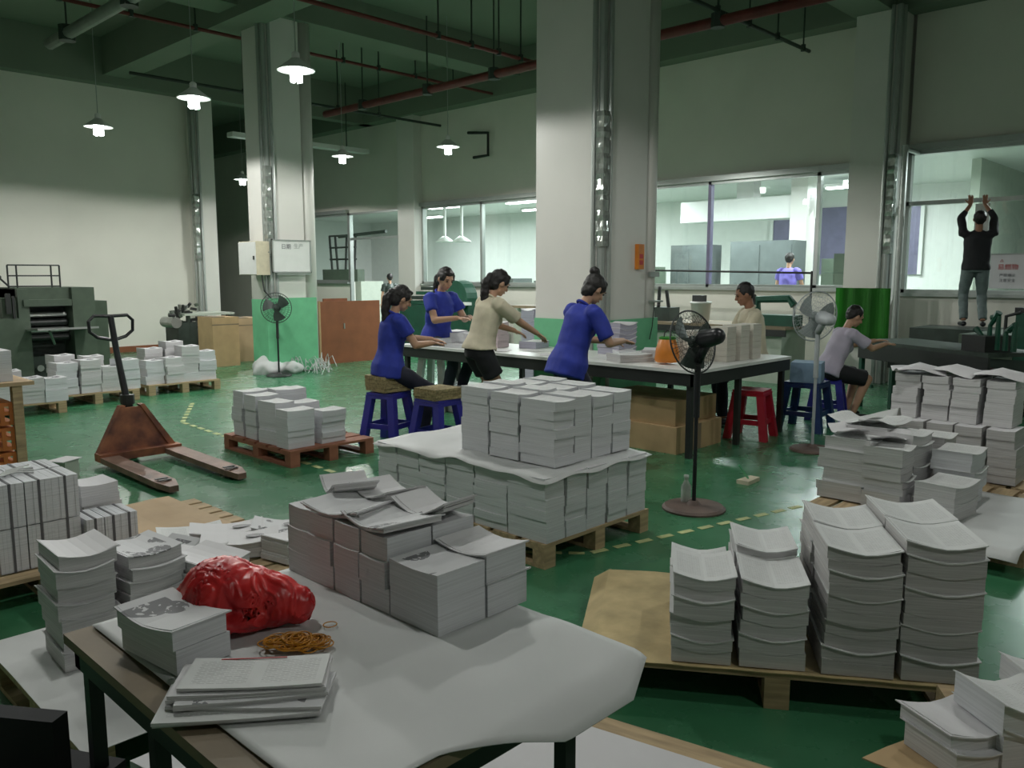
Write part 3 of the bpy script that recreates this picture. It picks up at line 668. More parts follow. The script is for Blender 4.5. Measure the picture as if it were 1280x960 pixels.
# ---- left rear load (tied blocks) and scattered brochures beside it
pallet('pallet', 'wooden pallet at the left edge under standing tied book blocks', 1.25, 4.75, .0, .95, .8, 'wood', .14, 6)
gE = 'tied book blocks on the left pallet'
def block(x, y, z, w_, d_, h_, rz_, lab):
    b = MB()
    n = 7
    for i in range(n):
        b.box((-w_ / 2 + w_ * (i + .5) / n, rnd.uniform(-.002, .002), h_ / 2), (w_ / n * .97, d_, h_ - rnd.uniform(0, .003)))
    o = b.build('book_block', 'edge2', None, loc=(x, y, z), rz=rz_)
    MB().box((0, 0, h_ / 2), (.012, d_ + .006, h_ + .004)).build('strap', 'cover', o)
    tag(o, lab, 'book block', gE)
k = 0
for z, n0, row in ((.141, 0, 'lower'), (.365, 0, 'upper')):
    for i, x in enumerate((.98, 1.12, 1.25, 1.37)):
        block(x, 4.60, z, .125, .24, .22, 0, '%s tied book block of the front row, %s' % (['first', 'second', 'third', 'fourth'][i] + ' from left,', row + ' layer'))
        block(x, 4.86, z, .125, .24, .22, 0, '%s tied book block of the back row, %s' % (['first', 'second', 'third', 'fourth'][i] + ' from left,', row + ' layer'))
for i, x in enumerate((1.49, 1.58, 1.66)): block(x, 4.55, .141, .085, .22, .20, 0, 'low tied block beside the tall pair, %s from left' % ['first', 'second', 'third'][i])
stack(1.62, 4.82, .141, 0, .2, .22, [.1, .1, .11], 'stack right behind the tied blocks on left pallet', gE, kind='plain', sag=.003, jit=.012, noun='book bundle')
for i in range(5):
    b = MB().tube([(-.12, -.01, 0), (-.05, .012 * (i - 2), .012), (.05, -.012 * (i - 2), .014), (.13, .01, .002)], .005, 6)
    tag(b.build('binding_strip', 'steel', loc=(1.15 + .02 * i, 4.64 + .03 * i, .588), rz=.2 * i), '%s pale binding strip on the tied blocks, counted from the camera' % ['first', 'second', 'third', 'fourth', 'fifth'][i], 'strip', 'binding strips on the tied blocks')
pallet('pallet', 'large low pallet under scattered brochures behind the red bag', 1.80, 3.94, .0, 1.2, .78, 'wood', .14, 6)
pallet('pallet', 'pallet under the pale brown board behind the brochures', 2.05, 4.76, .0, .6, .8, 'wood', .14, 6)
tag(MB().quad_sheet(lambda u, v: (1.62 + .62 * u, 4.05 + 1.25 * v, .15 + .004 * math.sin(u * 9)), 6, 10, .004).build('board_sheet', 'osb'), 'pale brown board sheet at the far side of the brochure pallet', 'board')
def brochure(x, y, z, rz_, L_, W_, H_, kind, lab, sag=.02, curl=.01, oval=True):
    o = link('brochure_pile', bundle_mesh(L_, W_, H_, kind, sag, curl, 1, True, max(2, int(H_ / .012))), None, (x, y, z), rz_)
    tag(o, lab, 'brochures')
    if oval:
        b = MB().prism([(.05 * math.cos(2 * PI * k / 14), .028 * math.sin(2 * PI * k / 14), 0) for k in range(14)], (0, 0, 0), (0, 0, .0015))
        q = b.build('printed_oval', 'cover', o); q.location = (L_ * .2, 0, H_ + .004 + sag * .12)
    return o
brochure(1.98, 4.42, .152, -.35, .34, .22, .012, 'page', 'thin folded newspaper lying at the edge of the brown board', .01, .01, False)
brochure(2.08, 4.18, .152, -.45, .38, .2, .06, 'plain', 'long brochure pile with an oval, farthest from the camera')
brochure(2.02, 3.92, .152, -.5, .38, .2, .08, 'plain', 'long brochure pile with a dark oval, just behind the red bag')
brochure(1.72, 4.10, .152, .3, .24, .22, .05, 'photo', 'peaked picture brochures between the piles and tied blocks', .05)
brochure(1.70, 3.82, .152, -.8, .30, .22, .10, 'plain', 'brochure pile with an oval, left of the red bag')
brochure(2.32, 4.02, .152, -.6, .30, .22, .06, 'photo', 'brochures right of the long piles, near the grey block', .03)
brochure(2.22, 3.70, .152, .2, .30, .2, .10, 'plain', 'brochure pile directly behind the top of the red bag')
# ---- G : left pallet beside the foreground table
pallet('pallet', 'low pallet beside the near table covered by a white sheet', 1.22, 3.10, 0, .85, 1.0, 'wood', .14, 6)
tag(MB().quad_sheet(lambda u, v: (.78 + .85 * u, 2.55 + 1.1 * v, .15 + .002 * math.sin(v * 12)), 8, 10, .002).build('cover_sheet', 'sheet'), 'white sheet on the low pallet left of the near table', 'paper sheet')
gG = 'magazine stacks on the pallet left of the near table'
stack(1.02, 3.28, .155, -.05, .20, .26, [.06, .06, .065, .06, .065, .06, .05], 'tall leaning stack left of the near table', gG, kind='plain', sag=.012, curl=.012, edge='edge', jit=.012, noun='magazine bundle')
stack(1.27, 3.30, .155, .1, .22, .26, [.055, .05, .05, .055, .05, .05, .05], 'striped stack behind the table corner', gG, kind='plain', sag=.008, curl=.01, edge='edge', jit=.016, noun='magazine bundle', top='photo')
stack(1.50, 3.22, .155, .2, .22, .28, [.06, .06, .05, .06, .05], 'stack behind the single picture bundle', gG, kind='plain', sag=.008, curl=.012, edge='edge', jit=.016, noun='magazine bundle', top='plain')
stack(1.10, 2.78, .155, 0, .2, .22, [.06, .06, .05], 'short stack under the left table edge', gG, kind='plain', sag=.004, curl=.004, edge='edge2', jit=.01, noun='magazine bundle')
stack(.95, 2.2, .001, .2, .2, .26, [.07, .07, .07], 'stack on the floor below the near table', gG, kind='photo', sag=.004, curl=.004, jit=.01, noun='magazine bundle')
# ---- low pallet with blank sheet under the near table, right
cH = Vector((1.95, 1.30, 0)); aH = math.atan2(-.55, .12)
pallet('pallet', 'raw pallet with a blank white sheet, below the near table', 1.80, 1.42, aH, .95, .62, 'wood', .13, 5)
uH = Vector((math.cos(aH), math.sin(aH), 0)); vH = Vector((-uH.y, uH.x, 0))
tag(MB().quad_sheet(lambda u, v: tuple(Vector((1.78, 1.42, .137)) + uH * (-.44 + .88 * u) + vH * (-.30 + .54 * v)), 4, 4, .003).build('paper_sheet', 'plain'), 'blank pinkish white sheet on the pallet below the near table', 'paper sheet')
# ---- bottom right load
pallet('pallet', 'pallet at the bottom right corner under glossy leaflets', 2.66, .25, aB, .72, .75, 'wood', .28, 6)
tag(MB().quad_sheet(lambda u, v: (2.16 + .55 * u, .76 - .45 * u * .4 - .5 * v, .30 + .004 * math.sin(u * 8)), 6, 6, .004).build('tan_sheet', 'card'), 'tan sheet under the leaflets at the bottom right corner', 'sheet')
gK = 'leaflet bundles at the bottom right corner'
stack(2.37, .58, .305, aB + .5, .24, .18, [.05, .04], 'front stack at the bottom right corner', gK, kind='plain', sag=.02, curl=.01, edge='edge', jit=.01, noun='glossy leaflet bundle')
stack(2.50, .47, .305, aB + .35, .26, .19, [.08, .07], 'upper stack at the bottom right corner', gK, sag=.03, curl=.02, edge='edge2', jit=.01, noun='leaflet bundle', kind='page')
stack(2.72, .40, .305, aB + .2, .26, .19, [.08, .06], 'rear stack at the bottom right corner', gK, sag=.02, curl=.02, edge='edge2', jit=.01, noun='leaflet bundle', kind='page')
# ---- right far load
pallet('pallet', 'pallet under the right loads and the big white sheet', 5.75, 1.62, 0, 1.35, 1.25, 'wood', .12, 8)
pallet('pallet', 'rear pallet under the tall stacks at the right edge', 6.95, 1.9, 0, .95, 1.3, 'wood', .12, 8)
def rs(u, v):
    x = 4.85 + 1.35 * u; y = .98 + .75 * v
    z = .128 + .004 * math.sin(x * 14 + y * 9) - (.05 * (1 - u / .06) if u < .06 else 0) + .02 * math.exp(-((u - .03) ** 2) / .003) * (.5 + .5 * math.sin(v * 7))
    return (x, y, z)
tag(MB().quad_sheet(rs, 24, 16, .002).build('paper_sheet', 'sheet', smooth=True), 'big white sheet lying flat on the right pallet, hanging over its edge', 'paper sheet')
gR = 'sheet bundles on the right pallets'
for x, y, l_, w_, hs, nm, ed, r_ in ((5.42, 2.10, .22, .30, [.09, .10, .12, .08], 'leftmost front stack of the right load', 'edge', 0), (5.40, 1.85, .22, .24, [.08, .09, .10, .10], 'second front stack of the right load', 'edge', 0),
        (5.68, 2.08, .25, .26, [.10, .12, .14, .08], 'stack behind the leftmost front stack, right load', 'edge', .15), (5.68, 1.83, .25, .22, [.10, .12, .14, .06], 'stack behind the second front stack, right load', 'edge', -.15),
        (5.42, 1.50, .34, .24, [.10, .10], 'low stack with an open top, right load', 'edge', -.1), (5.80, 1.55, .30, .24, [.10, .11, .12], 'small raised stack behind the low open one', 'edge2', .0),
        (6.05, 1.78, .26, .24, [.12, .12, .12], 'stack before the tall row, left side', 'edge3', 0)):
    stack(x, y, .131, r_, l_, w_, hs, nm, gR, kind='page', sag=.012, curl=.012, edge=ed, jit=.02, noun='sheet bundle')
for i, y in enumerate((2.25, 2.06, 1.87, 1.68, 1.46)):
    stack(6.62, y, .131, PI / 2, .18, .3, [.12, .13, .13], 'lower grey row at the right edge, %s from left' % ORD[i + 1].replace('second', 'first').replace('third', 'second').replace('fourth', 'third').replace('fifth', 'fourth').replace('sixth', 'fifth'), gR, kind='plain', sag=.003, curl=.003, edge='edge3', jit=.01, noun='grey bundle')
for i, y in enumerate((2.16, 1.95, 1.74, 1.53)):
    stack(6.75, y, .515, PI / 2, .185, .3, [.115, .11, .10], 'upper tall row at the right edge, %s column from left' % ['first', 'second', 'third', 'fourth'][i], gR, kind='plain', sag=.004, curl=.004, edge='edge', jit=.012, noun='pale bundle')
for x, y, z, r_, nm in ((6.72, 2.12, .845, .5, 'peaked white cover leaf on the tall right row, left end'), (6.8, 1.85, .845, -.2, 'white cover leaf in the middle of the tall right row'), (6.75, 1.55, .845, .15, 'white cover leaf at the right end of the tall row'),):
    o = MB().quad_sheet(lambda u, v: ((u - .5) * .34, (v - .5) * .34, .09 * abs(math.sin(u * 3.1 + v)) * (1 - abs(v - .5))), 8, 8, .002).build('cover_leaf', 'plain', loc=(x, y, z), rz=r_, smooth=True); tag(o, nm, 'paper sheet')
o = MB().quad_sheet(lambda u, v: ((u - .5) * .34, (v - .5) * .3, .22 * math.exp(-((u - .62) ** 2) / .05) * (1 - .5 * v)), 12, 8, .002).build('film_wrap', 'sheet', loc=(6.35, 2.28, .40), smooth=True); tag(o, 'crumpled white wrapper standing left of the tall right row', 'wrapper')
for i, (x, y, r_) in enumerate(((5.5, 2.15, .6), (5.75, 2.0, -.3), (5.55, 1.9, .2), (5.72, 2.2, 1.1), (6.25, 2.15, .4))):
    z = (.56, .6, .54, .6, .135)[i]
    o = MB().quad_sheet(lambda u, v: ((u - .5) * .3, (v - .5) * .21, .03 * (2 * u - 1) ** 2 + .01 * math.sin(v * 5)), 8, 5, .003).build('loose_sheet', 'page' if i % 2 else 'plain', loc=(x, y, z), rz=r_); tag(o, ['loose curled sheet hanging at the far left of the right load', 'loose sheet topmost in the middle of the right load', 'loose sheet on the front of the right load', 'loose sheet at the back of the right load', 'loose sheet on the floor behind the right load'][i], 'paper sheet')

# ================================================================== PALLET TRUCK
t = thing('pallet_truck', 'rusty red hand pallet truck with black loop handle', 'pallet truck', (2.80, 7.1, 0))
for s, x0 in (('l', -.27), ('r', .27)):
    b = MB().prism([(x0 - .075, .0, .09), (x0 + .075, .0, .09), (x0 + .075, -1.08, .075), (x0 + .035, -1.22, .06), (x0 - .035, -1.22, .06), (x0 - .075, -1.08, .075)], (0, 0, 0), (0, 0, -.045))
    f_ = b.build('fork', 'fork', t)
    for q in (0, 1): MB().bb(x0 - .045, x0 + .045, -1.02 - q * .06, -.99 - q * .06, .076, .082).build('roller_slot', 'dark', f_)
    MB().tube([(x0 - .04, -1.02, .035), (x0 + .04, -1.02, .035)], .034, 12).build('load_roller', 'dark', t)
MB().bb(-.345, .345, .0, .13, .045, .11).build('crossbar', 'jack', t)
MB().prism([(-.30, .10, .10), (.30, .10, .10), (.08, .16, .46), (-.08, .16, .46)], (0, 0, 0), (0, .03, 0)).build('back_plate', 'jack', t)
MB().prism([(-.33, .10, .10), (-.27, .10, .10), (-.06, .17, .48), (-.10, .17, .48)], (0, -.02, 0), (0, .06, 0)).prism([(.33, .10, .10), (.27, .10, .10), (.06, .17, .48), (.10, .17, .48)], (0, -.02, 0), (0, .06, 0)).build('plate_rim', 'jack', t)
MB().tube([(0, .26, .08), (0, .26, .50)], .045, 12).tube([(0, .26, .48), (0, .26, .56)], .06, 12).build('pump', 'dark', t)
MB().tube([(-.05, .28, .09), (.05, .28, .09)], .09, 16).build('steer_wheel', 'black', t)
MB().tube([(0, .27, .50), (-.03, .36, .95), (-.045, .40, 1.24)], [.03, .026, .026], 10).build('handle_shaft', 'black', t)
hb = Vector((-.045, .40, 1.24))
for s in (-1, 1):
    MB().tube([hb + Vector((0, 0, .0)), hb + Vector((s * .14, 0, .005)), hb + Vector((s * .185, 0, -.04)), hb + Vector((s * .18, 0, -.13)), hb + Vector((s * .12, 0, -.18)), hb + Vector((.01, -.01, -.21))], .015, 8).build('handle_loop', 'black', t)

# ================================================================== FANS
def wire_cage(name, r, d, m, t, off, rot, n=36, rings=4):
    b = MB()
    for s in (-1, 1):
        for k in range(n):
            a = 2 * PI * k / n
            b.tube([Vector((.03 * math.cos(a), .03 * math.sin(a), s * d)), Vector((r * .6 * math.cos(a), r * .6 * math.sin(a), s * d * .85)), Vector((r * math.cos(a), r * math.sin(a), 0))], .0014, 4)
        for q in range(rings):
            rq = r * (q + 1) / (rings + 1); b.tube([(rq * math.cos(2*PI*j/32), rq * math.sin(2*PI*j/32), s * d * (.95 - .1 * q)) for j in range(32)], .0016, 4, True)
    b.tube([(r * math.cos(2*PI*j/40), r * math.sin(2*PI*j/40), 0) for j in range(40)], .006, 6, True)
    o = b.build(name, m, t); o.matrix_local = Matrix.Translation(off) @ rot.to_4x4(); return o
def fan(name, label, p, rz_, hz, r, body, tilt, cagem, bladem, base_r=.19, poster=None, pm='black'):
    t = thing(name, label, 'fan', p, rz_)
    MB().lathe((0, 0, 0), [(base_r, 0), (base_r, .012), (base_r * .92, .026), (.05, .035), (.03, .06)], 28).build('base', body[1], t, smooth=False)
    MB().tube([(0, 0, .04), (0, 0, hz * .62)], .014 , 10).build('pole', pm, t)
    MB().tube([(0, 0, hz * .55), (0, 0, hz - .12)], .022, 12).build('upper_pole', body[2], t)
    rot = (Matrix.Rotation(tilt, 3, 'Y') @ Matrix.Rotation(PI / 2, 3, 'Y'))
    h = Vector((0, 0, hz)); ax = rot @ Vector((0, 0, 1))
    mo = MB(); mo.cap(h - ax * .16, h - ax * .06, .055, .065, 14); mo.tube([h - ax * .1, (0, 0, hz - .14)], .03, 10); mo.build('motor_housing', body[2], t, smooth=True)
    wire_cage('guard', r, .065, cagem, t, h + ax * .05, rot)
    bl = MB(); bl.ball((0, 0, 0), (.045, .045, .03))
    for k in range(3):
        a = 2 * PI * k / 3
        def bf(u, v): 
            rr_ = .04 + (r * .88 - .04) * u; aa = a + (v - .5) * (1.3 - .3 * u) + .3 * u; return (rr_ * math.cos(aa), rr_ * math.sin(aa), (v - .5) * .05)
        bl.quad_sheet(bf, 6, 6, .003)
    o = bl.build('blades', bladem, t); o.matrix_local = Matrix.Translation(h + ax * .05) @ rot.to_4x4()
    return t
M['bladed'] = mat('dark_blade', (.05, .07, .06), .4); M['bladew'] = mat('pale_blade', (.32, .36, .36), .4); M['fbase'] = mat('rusty_base', (.13, .09, .075), .6, var=.3)
camaz0 = lambda p: math.atan2(p[1], p[0])
toCam = lambda p: math.atan2(-p[1], -p[0])
p = G(349, 470); fan('stand_fan', 'tall black stand fan before the green panel at the left pillar', p, toCam(p) - .15, 1.08, .235, ('t', 'dark', 'dark'), .0, 'cage', 'bladed', .2)
p = G(867, 636); fan('stand_fan', 'black stand fan turned away, on a round rusty base, near the middle', p, camaz0(p) + .85, 1.16, .215, ('t', 'fbase', 'black'), .25, 'cage', 'bladed', .215)
p = G(1015, 563); fan('stand_fan', 'grey stand fan seen from behind, right of the man in cream', p, camaz0(p) + .62, 1.22, .225, ('t', 'fbase', 'fanw'), -.1, 'fanw', 'bladew', .20, pm='fanw')
p = G(1020, 563)

# ================================================================== SORTING TABLE
t = thing('sorting_table', 'long dark-edged sorting table with a pale top, in front of the central pillar', 'table', (6.6, 5.7, 0))
def bt(mb, n, m): return rel(t, mb, n, m)
bt(MB().bb(6.12, 7.08, 3.72, 7.75, .752, .780), 'table_top', 'white'); bt(MB().bb(7.09, 7.95, 3.72, 5.2, .752, .780), 'table_top', 'white')
bt(MB().bb(6.13, 6.17, 3.74, 7.73, .64, .752).bb(6.13, 7.94, 3.73, 3.77, .64, .752).bb(6.15, 7.0, 7.69, 7.73, .64, .752), 'apron', 'dark')
for x, y in ((6.17, 3.79), (6.17, 5.1), (6.17, 6.35), (6.17, 7.66), (6.98, 7.66), (7.03, 6.6), (7.0, 3.79), (7.88, 3.79), (7.88, 5.1)): bt(MB().bb(x - .025, x + .025, y - .025, y + .025, 0, .752), 'leg', 'dark')
def on_table(x, y, hs, lab, l_=.22, w_=.3, rz_=0, kind='page', ed='edge2', sag=.004, z=.781, grp='paper stacks on the sorting table', curl=.006):
    stack(x, y, z, rz_, l_, w_, hs, lab, grp, kind=kind, sag=sag, curl=curl, edge=ed, jit=.012, noun='paper bundle')
M['violet'] = edge_mat('bluish_grey_edges', (.46, .45, .55), .7); M['pink'] = edge_mat('pinkish_edges', (.58, .47, .50), .7)
on_table(6.95, 5.17, [.05] * 6, 'violet-grey stack in front of the central pillar', .3, .28, 0, 'plain', 'violet', .012, curl=.02)
on_table(6.62, 6.62, [.07, .07, .08, .06], 'pinkish stack beneath the reaching arm of the woman in cream', .24, .2, .2, 'plain', 'pink', .005)
on_table(6.42, 7.2, [.04, .04], 'low pile under the hands of the leftmost woman', .3, .26, .3, 'page', 'edge2')
on_table(6.68, 7.45, [.05, .05, .04], 'pile under the hands of the woman facing the camera', .3, .26, -.2, 'page', 'violet')
on_table(6.35, 6.9, [.035], 'flat pile in front of the woman in cream', .3, .3, .3, 'plain', 'edge2')
on_table(6.42, 4.62, [.035, .03], 'flat grey pile at the hand of the woman with a bun', .36, .26, -.4, 'page', 'edge3')
on_table(6.75, 4.55, [.09], 'wide white pile left of the orange bag', .3, .26, .5, 'plain', 'edge2')
for k, (x, y) in enumerate(((6.5, 4.95), (6.4, 5.6), (6.6, 6.0), (6.3, 6.3), (6.75, 5.8))):
    o = MB().quad_sheet(lambda u, v: ((u - .5) * .3, (v - .5) * .22, .004 * math.sin(u * 4)), 4, 3, .0015).build('loose_sheet', 'plain' if k % 2 else 'page', loc=(x, y, .783), rz=k * .7)
    tag(o, 'loose sheet lying flat on the sorting table, %s from its right end' % ['first', 'second', 'third', 'fourth', 'fifth'][k], 'paper sheet')
on_table(6.55, 7.05, [.05, .05, .04], 'pile behind the flat pile, left half of the table', .28, .22, .1, 'plain', 'edge2')
on_table(6.85, 6.25, [.04, .03], 'low pile at the back edge before the pillar', .3, .22, .2, 'page', 'violet')
on_table(6.80, 4.95, [.03, .02], 'spread leaflets left of the orange bag', .3, .22, .9, 'plain', 'edge2')
on_table(6.62, 5.62, [.02], 'thin flat pile at the middle of the table', .28, .2, .5, 'plain', 'edge2')
on_table(7.55, 4.6, [.06, .06, .05], 'grey pile behind the upright bundles', .3, .24, .1, 'plain', 'edge3')
# white cartons of standing signatures at the right end
for k, (x, y, w_, d_, h_, nm) in enumerate(((6.75, 4.12, .30, .16, .30, 'pale carton of signatures, left one at the right table end'), (7.02, 3.98, .17, .2, .33, 'pale upright bundle, second at the right table end'), (7.24, 3.96, .17, .2, .34, 'pale upright bundle, third at the right table end'), (7.46, 3.95, .17, .2, .34, 'pale upright bundle, rightmost on the sorting table'))):
    b = MB(); n = 6
    for i in range(n): b.box((0, 0, h_ * (i + .5) / n), (w_ - rnd.uniform(0, .008), d_ - rnd.uniform(0, .008), h_ / n * .97))
    o = b.build('signature_bundle', M['cream_e'] if 'cream_e' in M else M.setdefault('cream_e', edge_mat('cream_edges', (.62, .59, .52), .85)), loc=(x, y, .781)); tag(o, nm, 'paper bundle', 'upright bundles at the right table end')
# orange bag and lime top
t2 = thing('tote_bag', 'orange plastic bag with green rim and black handle on the table', 'bag', (6.92, 4.55, .875))
t2.location = (6.45, 4.22, .80); 
b = MB().lathe((0, 0, 0), [(.105, 0), (.115, .02), (.105, .12), (.075, .21), (.065, .22)], 14); b.build('bag_body', 'orange', t2, smooth=True)
MB().lathe((0, 0, .205), [(.075, 0), (.08, .02), (.06, .03)], 14).build('rim', 'bgreen', t2)
MB().tube([(-.06, 0, .22), (-.05, 0, .27), (0, 0, .295), (.05, 0, .27), (.06, 0, .22)], .006, 8).build('handle', 'black', t2)
# wire basket stand under the orange bag
# cartons beneath the table
for k, (x, y, z, w_, d_, h_, rz_, nm) in enumerate(((6.60, 4.42, 0, .78, .95, .24, .0, 'lower wide brown carton under the sorting table'), (6.61, 4.45, .245, .74, .90, .22, .03, 'upper wide brown carton under the sorting table'), (6.60, 5.55, 0, .5, .6, .42, 0, 'brown carton in shade behind the woman with a bun'), (6.6, 7.2, 0, .45, .4, .3, 0, 'white printed carton under the left table end'))):
    b = MB(); b.box((0, 0, h_ / 2), (w_, d_, h_)); o = b.build('carton', 'white' if k == 3 else 'card', loc=(x, y, z + .001), rz=rz_); tag(o, nm, 'carton')
    for s in (-1, 1): MB().box((s * w_ / 4, 0, h_ + .002), (w_ / 2 - .004, d_ - .004, .004)).build('flap', 'white' if k == 3 else 'card', o)
    MB().box((0, -d_ / 2 - .001, h_ / 2), (.05, .002, h_)).build('packing_tape', 'worn', o)

# ================================================================== STOOLS
def stool(p, rz_, label, m, h=.47, w=.30, grp=None):
    t = thing('plastic_stool', label, 'stool', p, rz_, grp)
    b = MB(); b.box((0, 0, h - .012), (w, w, .024)); b.box((0, 0, h - .04), (w + .012, w + .012, .03)); b.build('seat', m, t)
    for sx in (-1, 1):
        for sy in (-1, 1):
            top = Vector((sx * (w / 2 - .03), sy * (w / 2 - .03), h - .05)); bot = Vector((sx * (w / 2 + .03), sy * (w / 2 + .03), 0))
            q = MB(); q.prism([(-.035, -.035, 0), (.035, -.035, 0), (.035, .035, 0), (-.035, .035, 0)], top, bot); q.build('leg', m, t)
    for s in (-1, 1):
        e = w / 2 + .008
        MB().box((s * e, 0, h * .35), (.015, 2 * e, .05)).build('brace', m, t); MB().box((0, s * e, h * .35), (2 * e, .015, .05)).build('brace', m, t)
    return t
s1 = AW(487, 7.95, 0); stool(s1, .3, 'blue plastic stool under the leftmost seated woman', 'bstool', .49)
s2 = AW(548, 7.65, 0); stool(s2, .1, 'empty blue plastic stool with a straw pad, right of the leftmost woman', 'bstool', .47)
s4 = G(950, 550); s4 = AW(938, 8.2, 0); stool(s4, .2, 'red plastic stool beneath the right end of the sorting table', 'rstool', .48)
s5 = AW(1006, 8.65, 0); stool(s5, .1, 'dark blue plastic stool behind the grey fan', 'dbstool', .50, .36)
s6 = AW(1033, 9.25, 0); stool(s6, .3, 'violet-blue plastic stool under the seated person in lilac', 'bstool', .46)
def pad(p, lab, m='straw', w=.32, h=.11):
    b = MB()
    for i in range(4): b.box((rnd.uniform(-.006, .006), rnd.uniform(-.006, .006), h * (i + .5) / 4), (w, w * .95, h / 4 * .92), rnd.uniform(-.06, .06))
    o = b.build('seat_pad', m, loc=p); tag(o, lab, 'cushion'); return o
pad(s1 + Vector((0, 0, .502)), 'thick straw-coloured pad the leftmost woman sits on', h=.15)
pad(s2 + Vector((0, 0, .472)), 'thick straw pad on the empty blue stool', h=.10)
o = MB().box((0, 0, .10), (.36, .3, .2)).build('folded_cloth', 'lcloth', loc=s5 + Vector((0, 0, .502)), rz=.3); tag(o, 'pale blue folded cloth on the dark blue stool behind the fan', 'cloth')
for v in o.data.vertices: v.co.x *= .85 if v.co.z > .15 else 1
p = AW(617, 7.9, 0)
# ================================================================== FLOOR TAPE, SMALL FLOOR THINGS
tp = MB()
def tape(a, c, n, wd=.05, lift=.002):
    a, c = Vector(a), Vector(c); 
    for i in range(n):
        p_ = a.lerp(c, (i + .15) / n); q_ = a.lerp(c, (i + .62) / n); d = (q_ - p_).normalized(); s_ = Vector((-d.y, d.x, 0)) * wd / 2
        tp.prism([p_ - s_, q_ - s_ + d * .03, q_ + s_ + d * .03, p_ + s_], (0, 0, .001), (0, 0, .001 + lift))
tape(G(228, 528), G(455, 603), 18); tape(G(228, 528), (4.6, 10.0, 0), 7); tape(G(735, 692), G(1005, 632), 11, .045); tape(G(650, 690) , G(735, 692), 3, .04)
struct('trim_13', tp, 'tapey')['label'] = 'dashed yellow-green tape line on the green floor'
t = thing('hand_shovel', 'small cream dustpan-like scoop lying on the floor right of the fan base', 'scoop', G(935, 603), 0)
MB().prism([(-.09, -.05, 0), (.11, -.04, 0), (.11, .04, 0), (-.09, .05, 0)], (0, 0, 0), (0, 0, .03)).build('scoop_body', 'cream', t)
MB().tube([(0, 0, .03), (-.06, .05, .14)], .008, 6).build('handle', 'ggreen', t)
o = MB().lathe((0, 0, 0), [(.03, 0), (.035, .02), (.035, .14), (.014, .18), (.014, .2), (.018, .2), (.018, .22)], 14).build('water_bottle', 'filmy', loc=AW(857, 5.75, 0), smooth=True); tag(o, 'clear plastic bottle standing behind the fan base', 'bottle')

# ================================================================== PEOPLE
def ik(a, c, l1, l2, pole):
    a, c = Vector(a), Vector(c); d = c - a; L_ = min(d.length, (l1 + l2) * .995); n = d.normalized()
    x = (l1 * l1 - l2 * l2 + L_ * L_) / (2 * L_); hgt = math.sqrt(max(0, l1 * l1 - x * x))
    p_ = Vector(pole); p_ = (p_ - n * p_.dot(n)).normalized()
    return a + n * x + p_ * hgt, a + n * L_
def hand(b, wr, d, nrm, side, curl=.5, s=1.0):
    # palm then four fingers and a thumb; d = pointing direction, nrm = back of hand
    d = Vector(d).normalized(); nrm = Vector(nrm); nrm = (nrm - d * nrm.dot(d)).normalized(); lat = d.cross(nrm) * side
    rot = Matrix((d, lat, nrm)).transposed()
    b.ball(Vector(wr) + d * .045 * s, (.050 * s, .038 * s, .016 * s), 12, 8, rot=rot)
    for i, (off, ln) in enumerate(((-.028, .060), (-.010, .070), (.009, .066), (.027, .052))):
        p_ = Vector(wr) + d * .080 * s + lat * off * s; dd = (d + lat * off * 3).normalized()
        for k, fr in enumerate((.45, .32, .26)):
            q_ = p_ + dd * ln * fr * s; b.cap(p_, q_, (.0088 - .0008 * k) * s, (.0083 - .0008 * k) * s, 8)
            dd = (Matrix.Rotation(-curl * .75 * (1 if True else 1), 3, lat * side) @ dd) if True else dd
            p_ = q_
    p_ = Vector(wr) + d * .02 * s - lat * .030 * s; dd = (d * .75 - lat * .7 - nrm * .2).normalized()
    for k in range(2):
        q_ = p_ + dd * .032 * s; b.cap(p_, q_, .0105 * s, .009 * s, 8); p_ = q_; dd = (dd + d * .5).normalized()
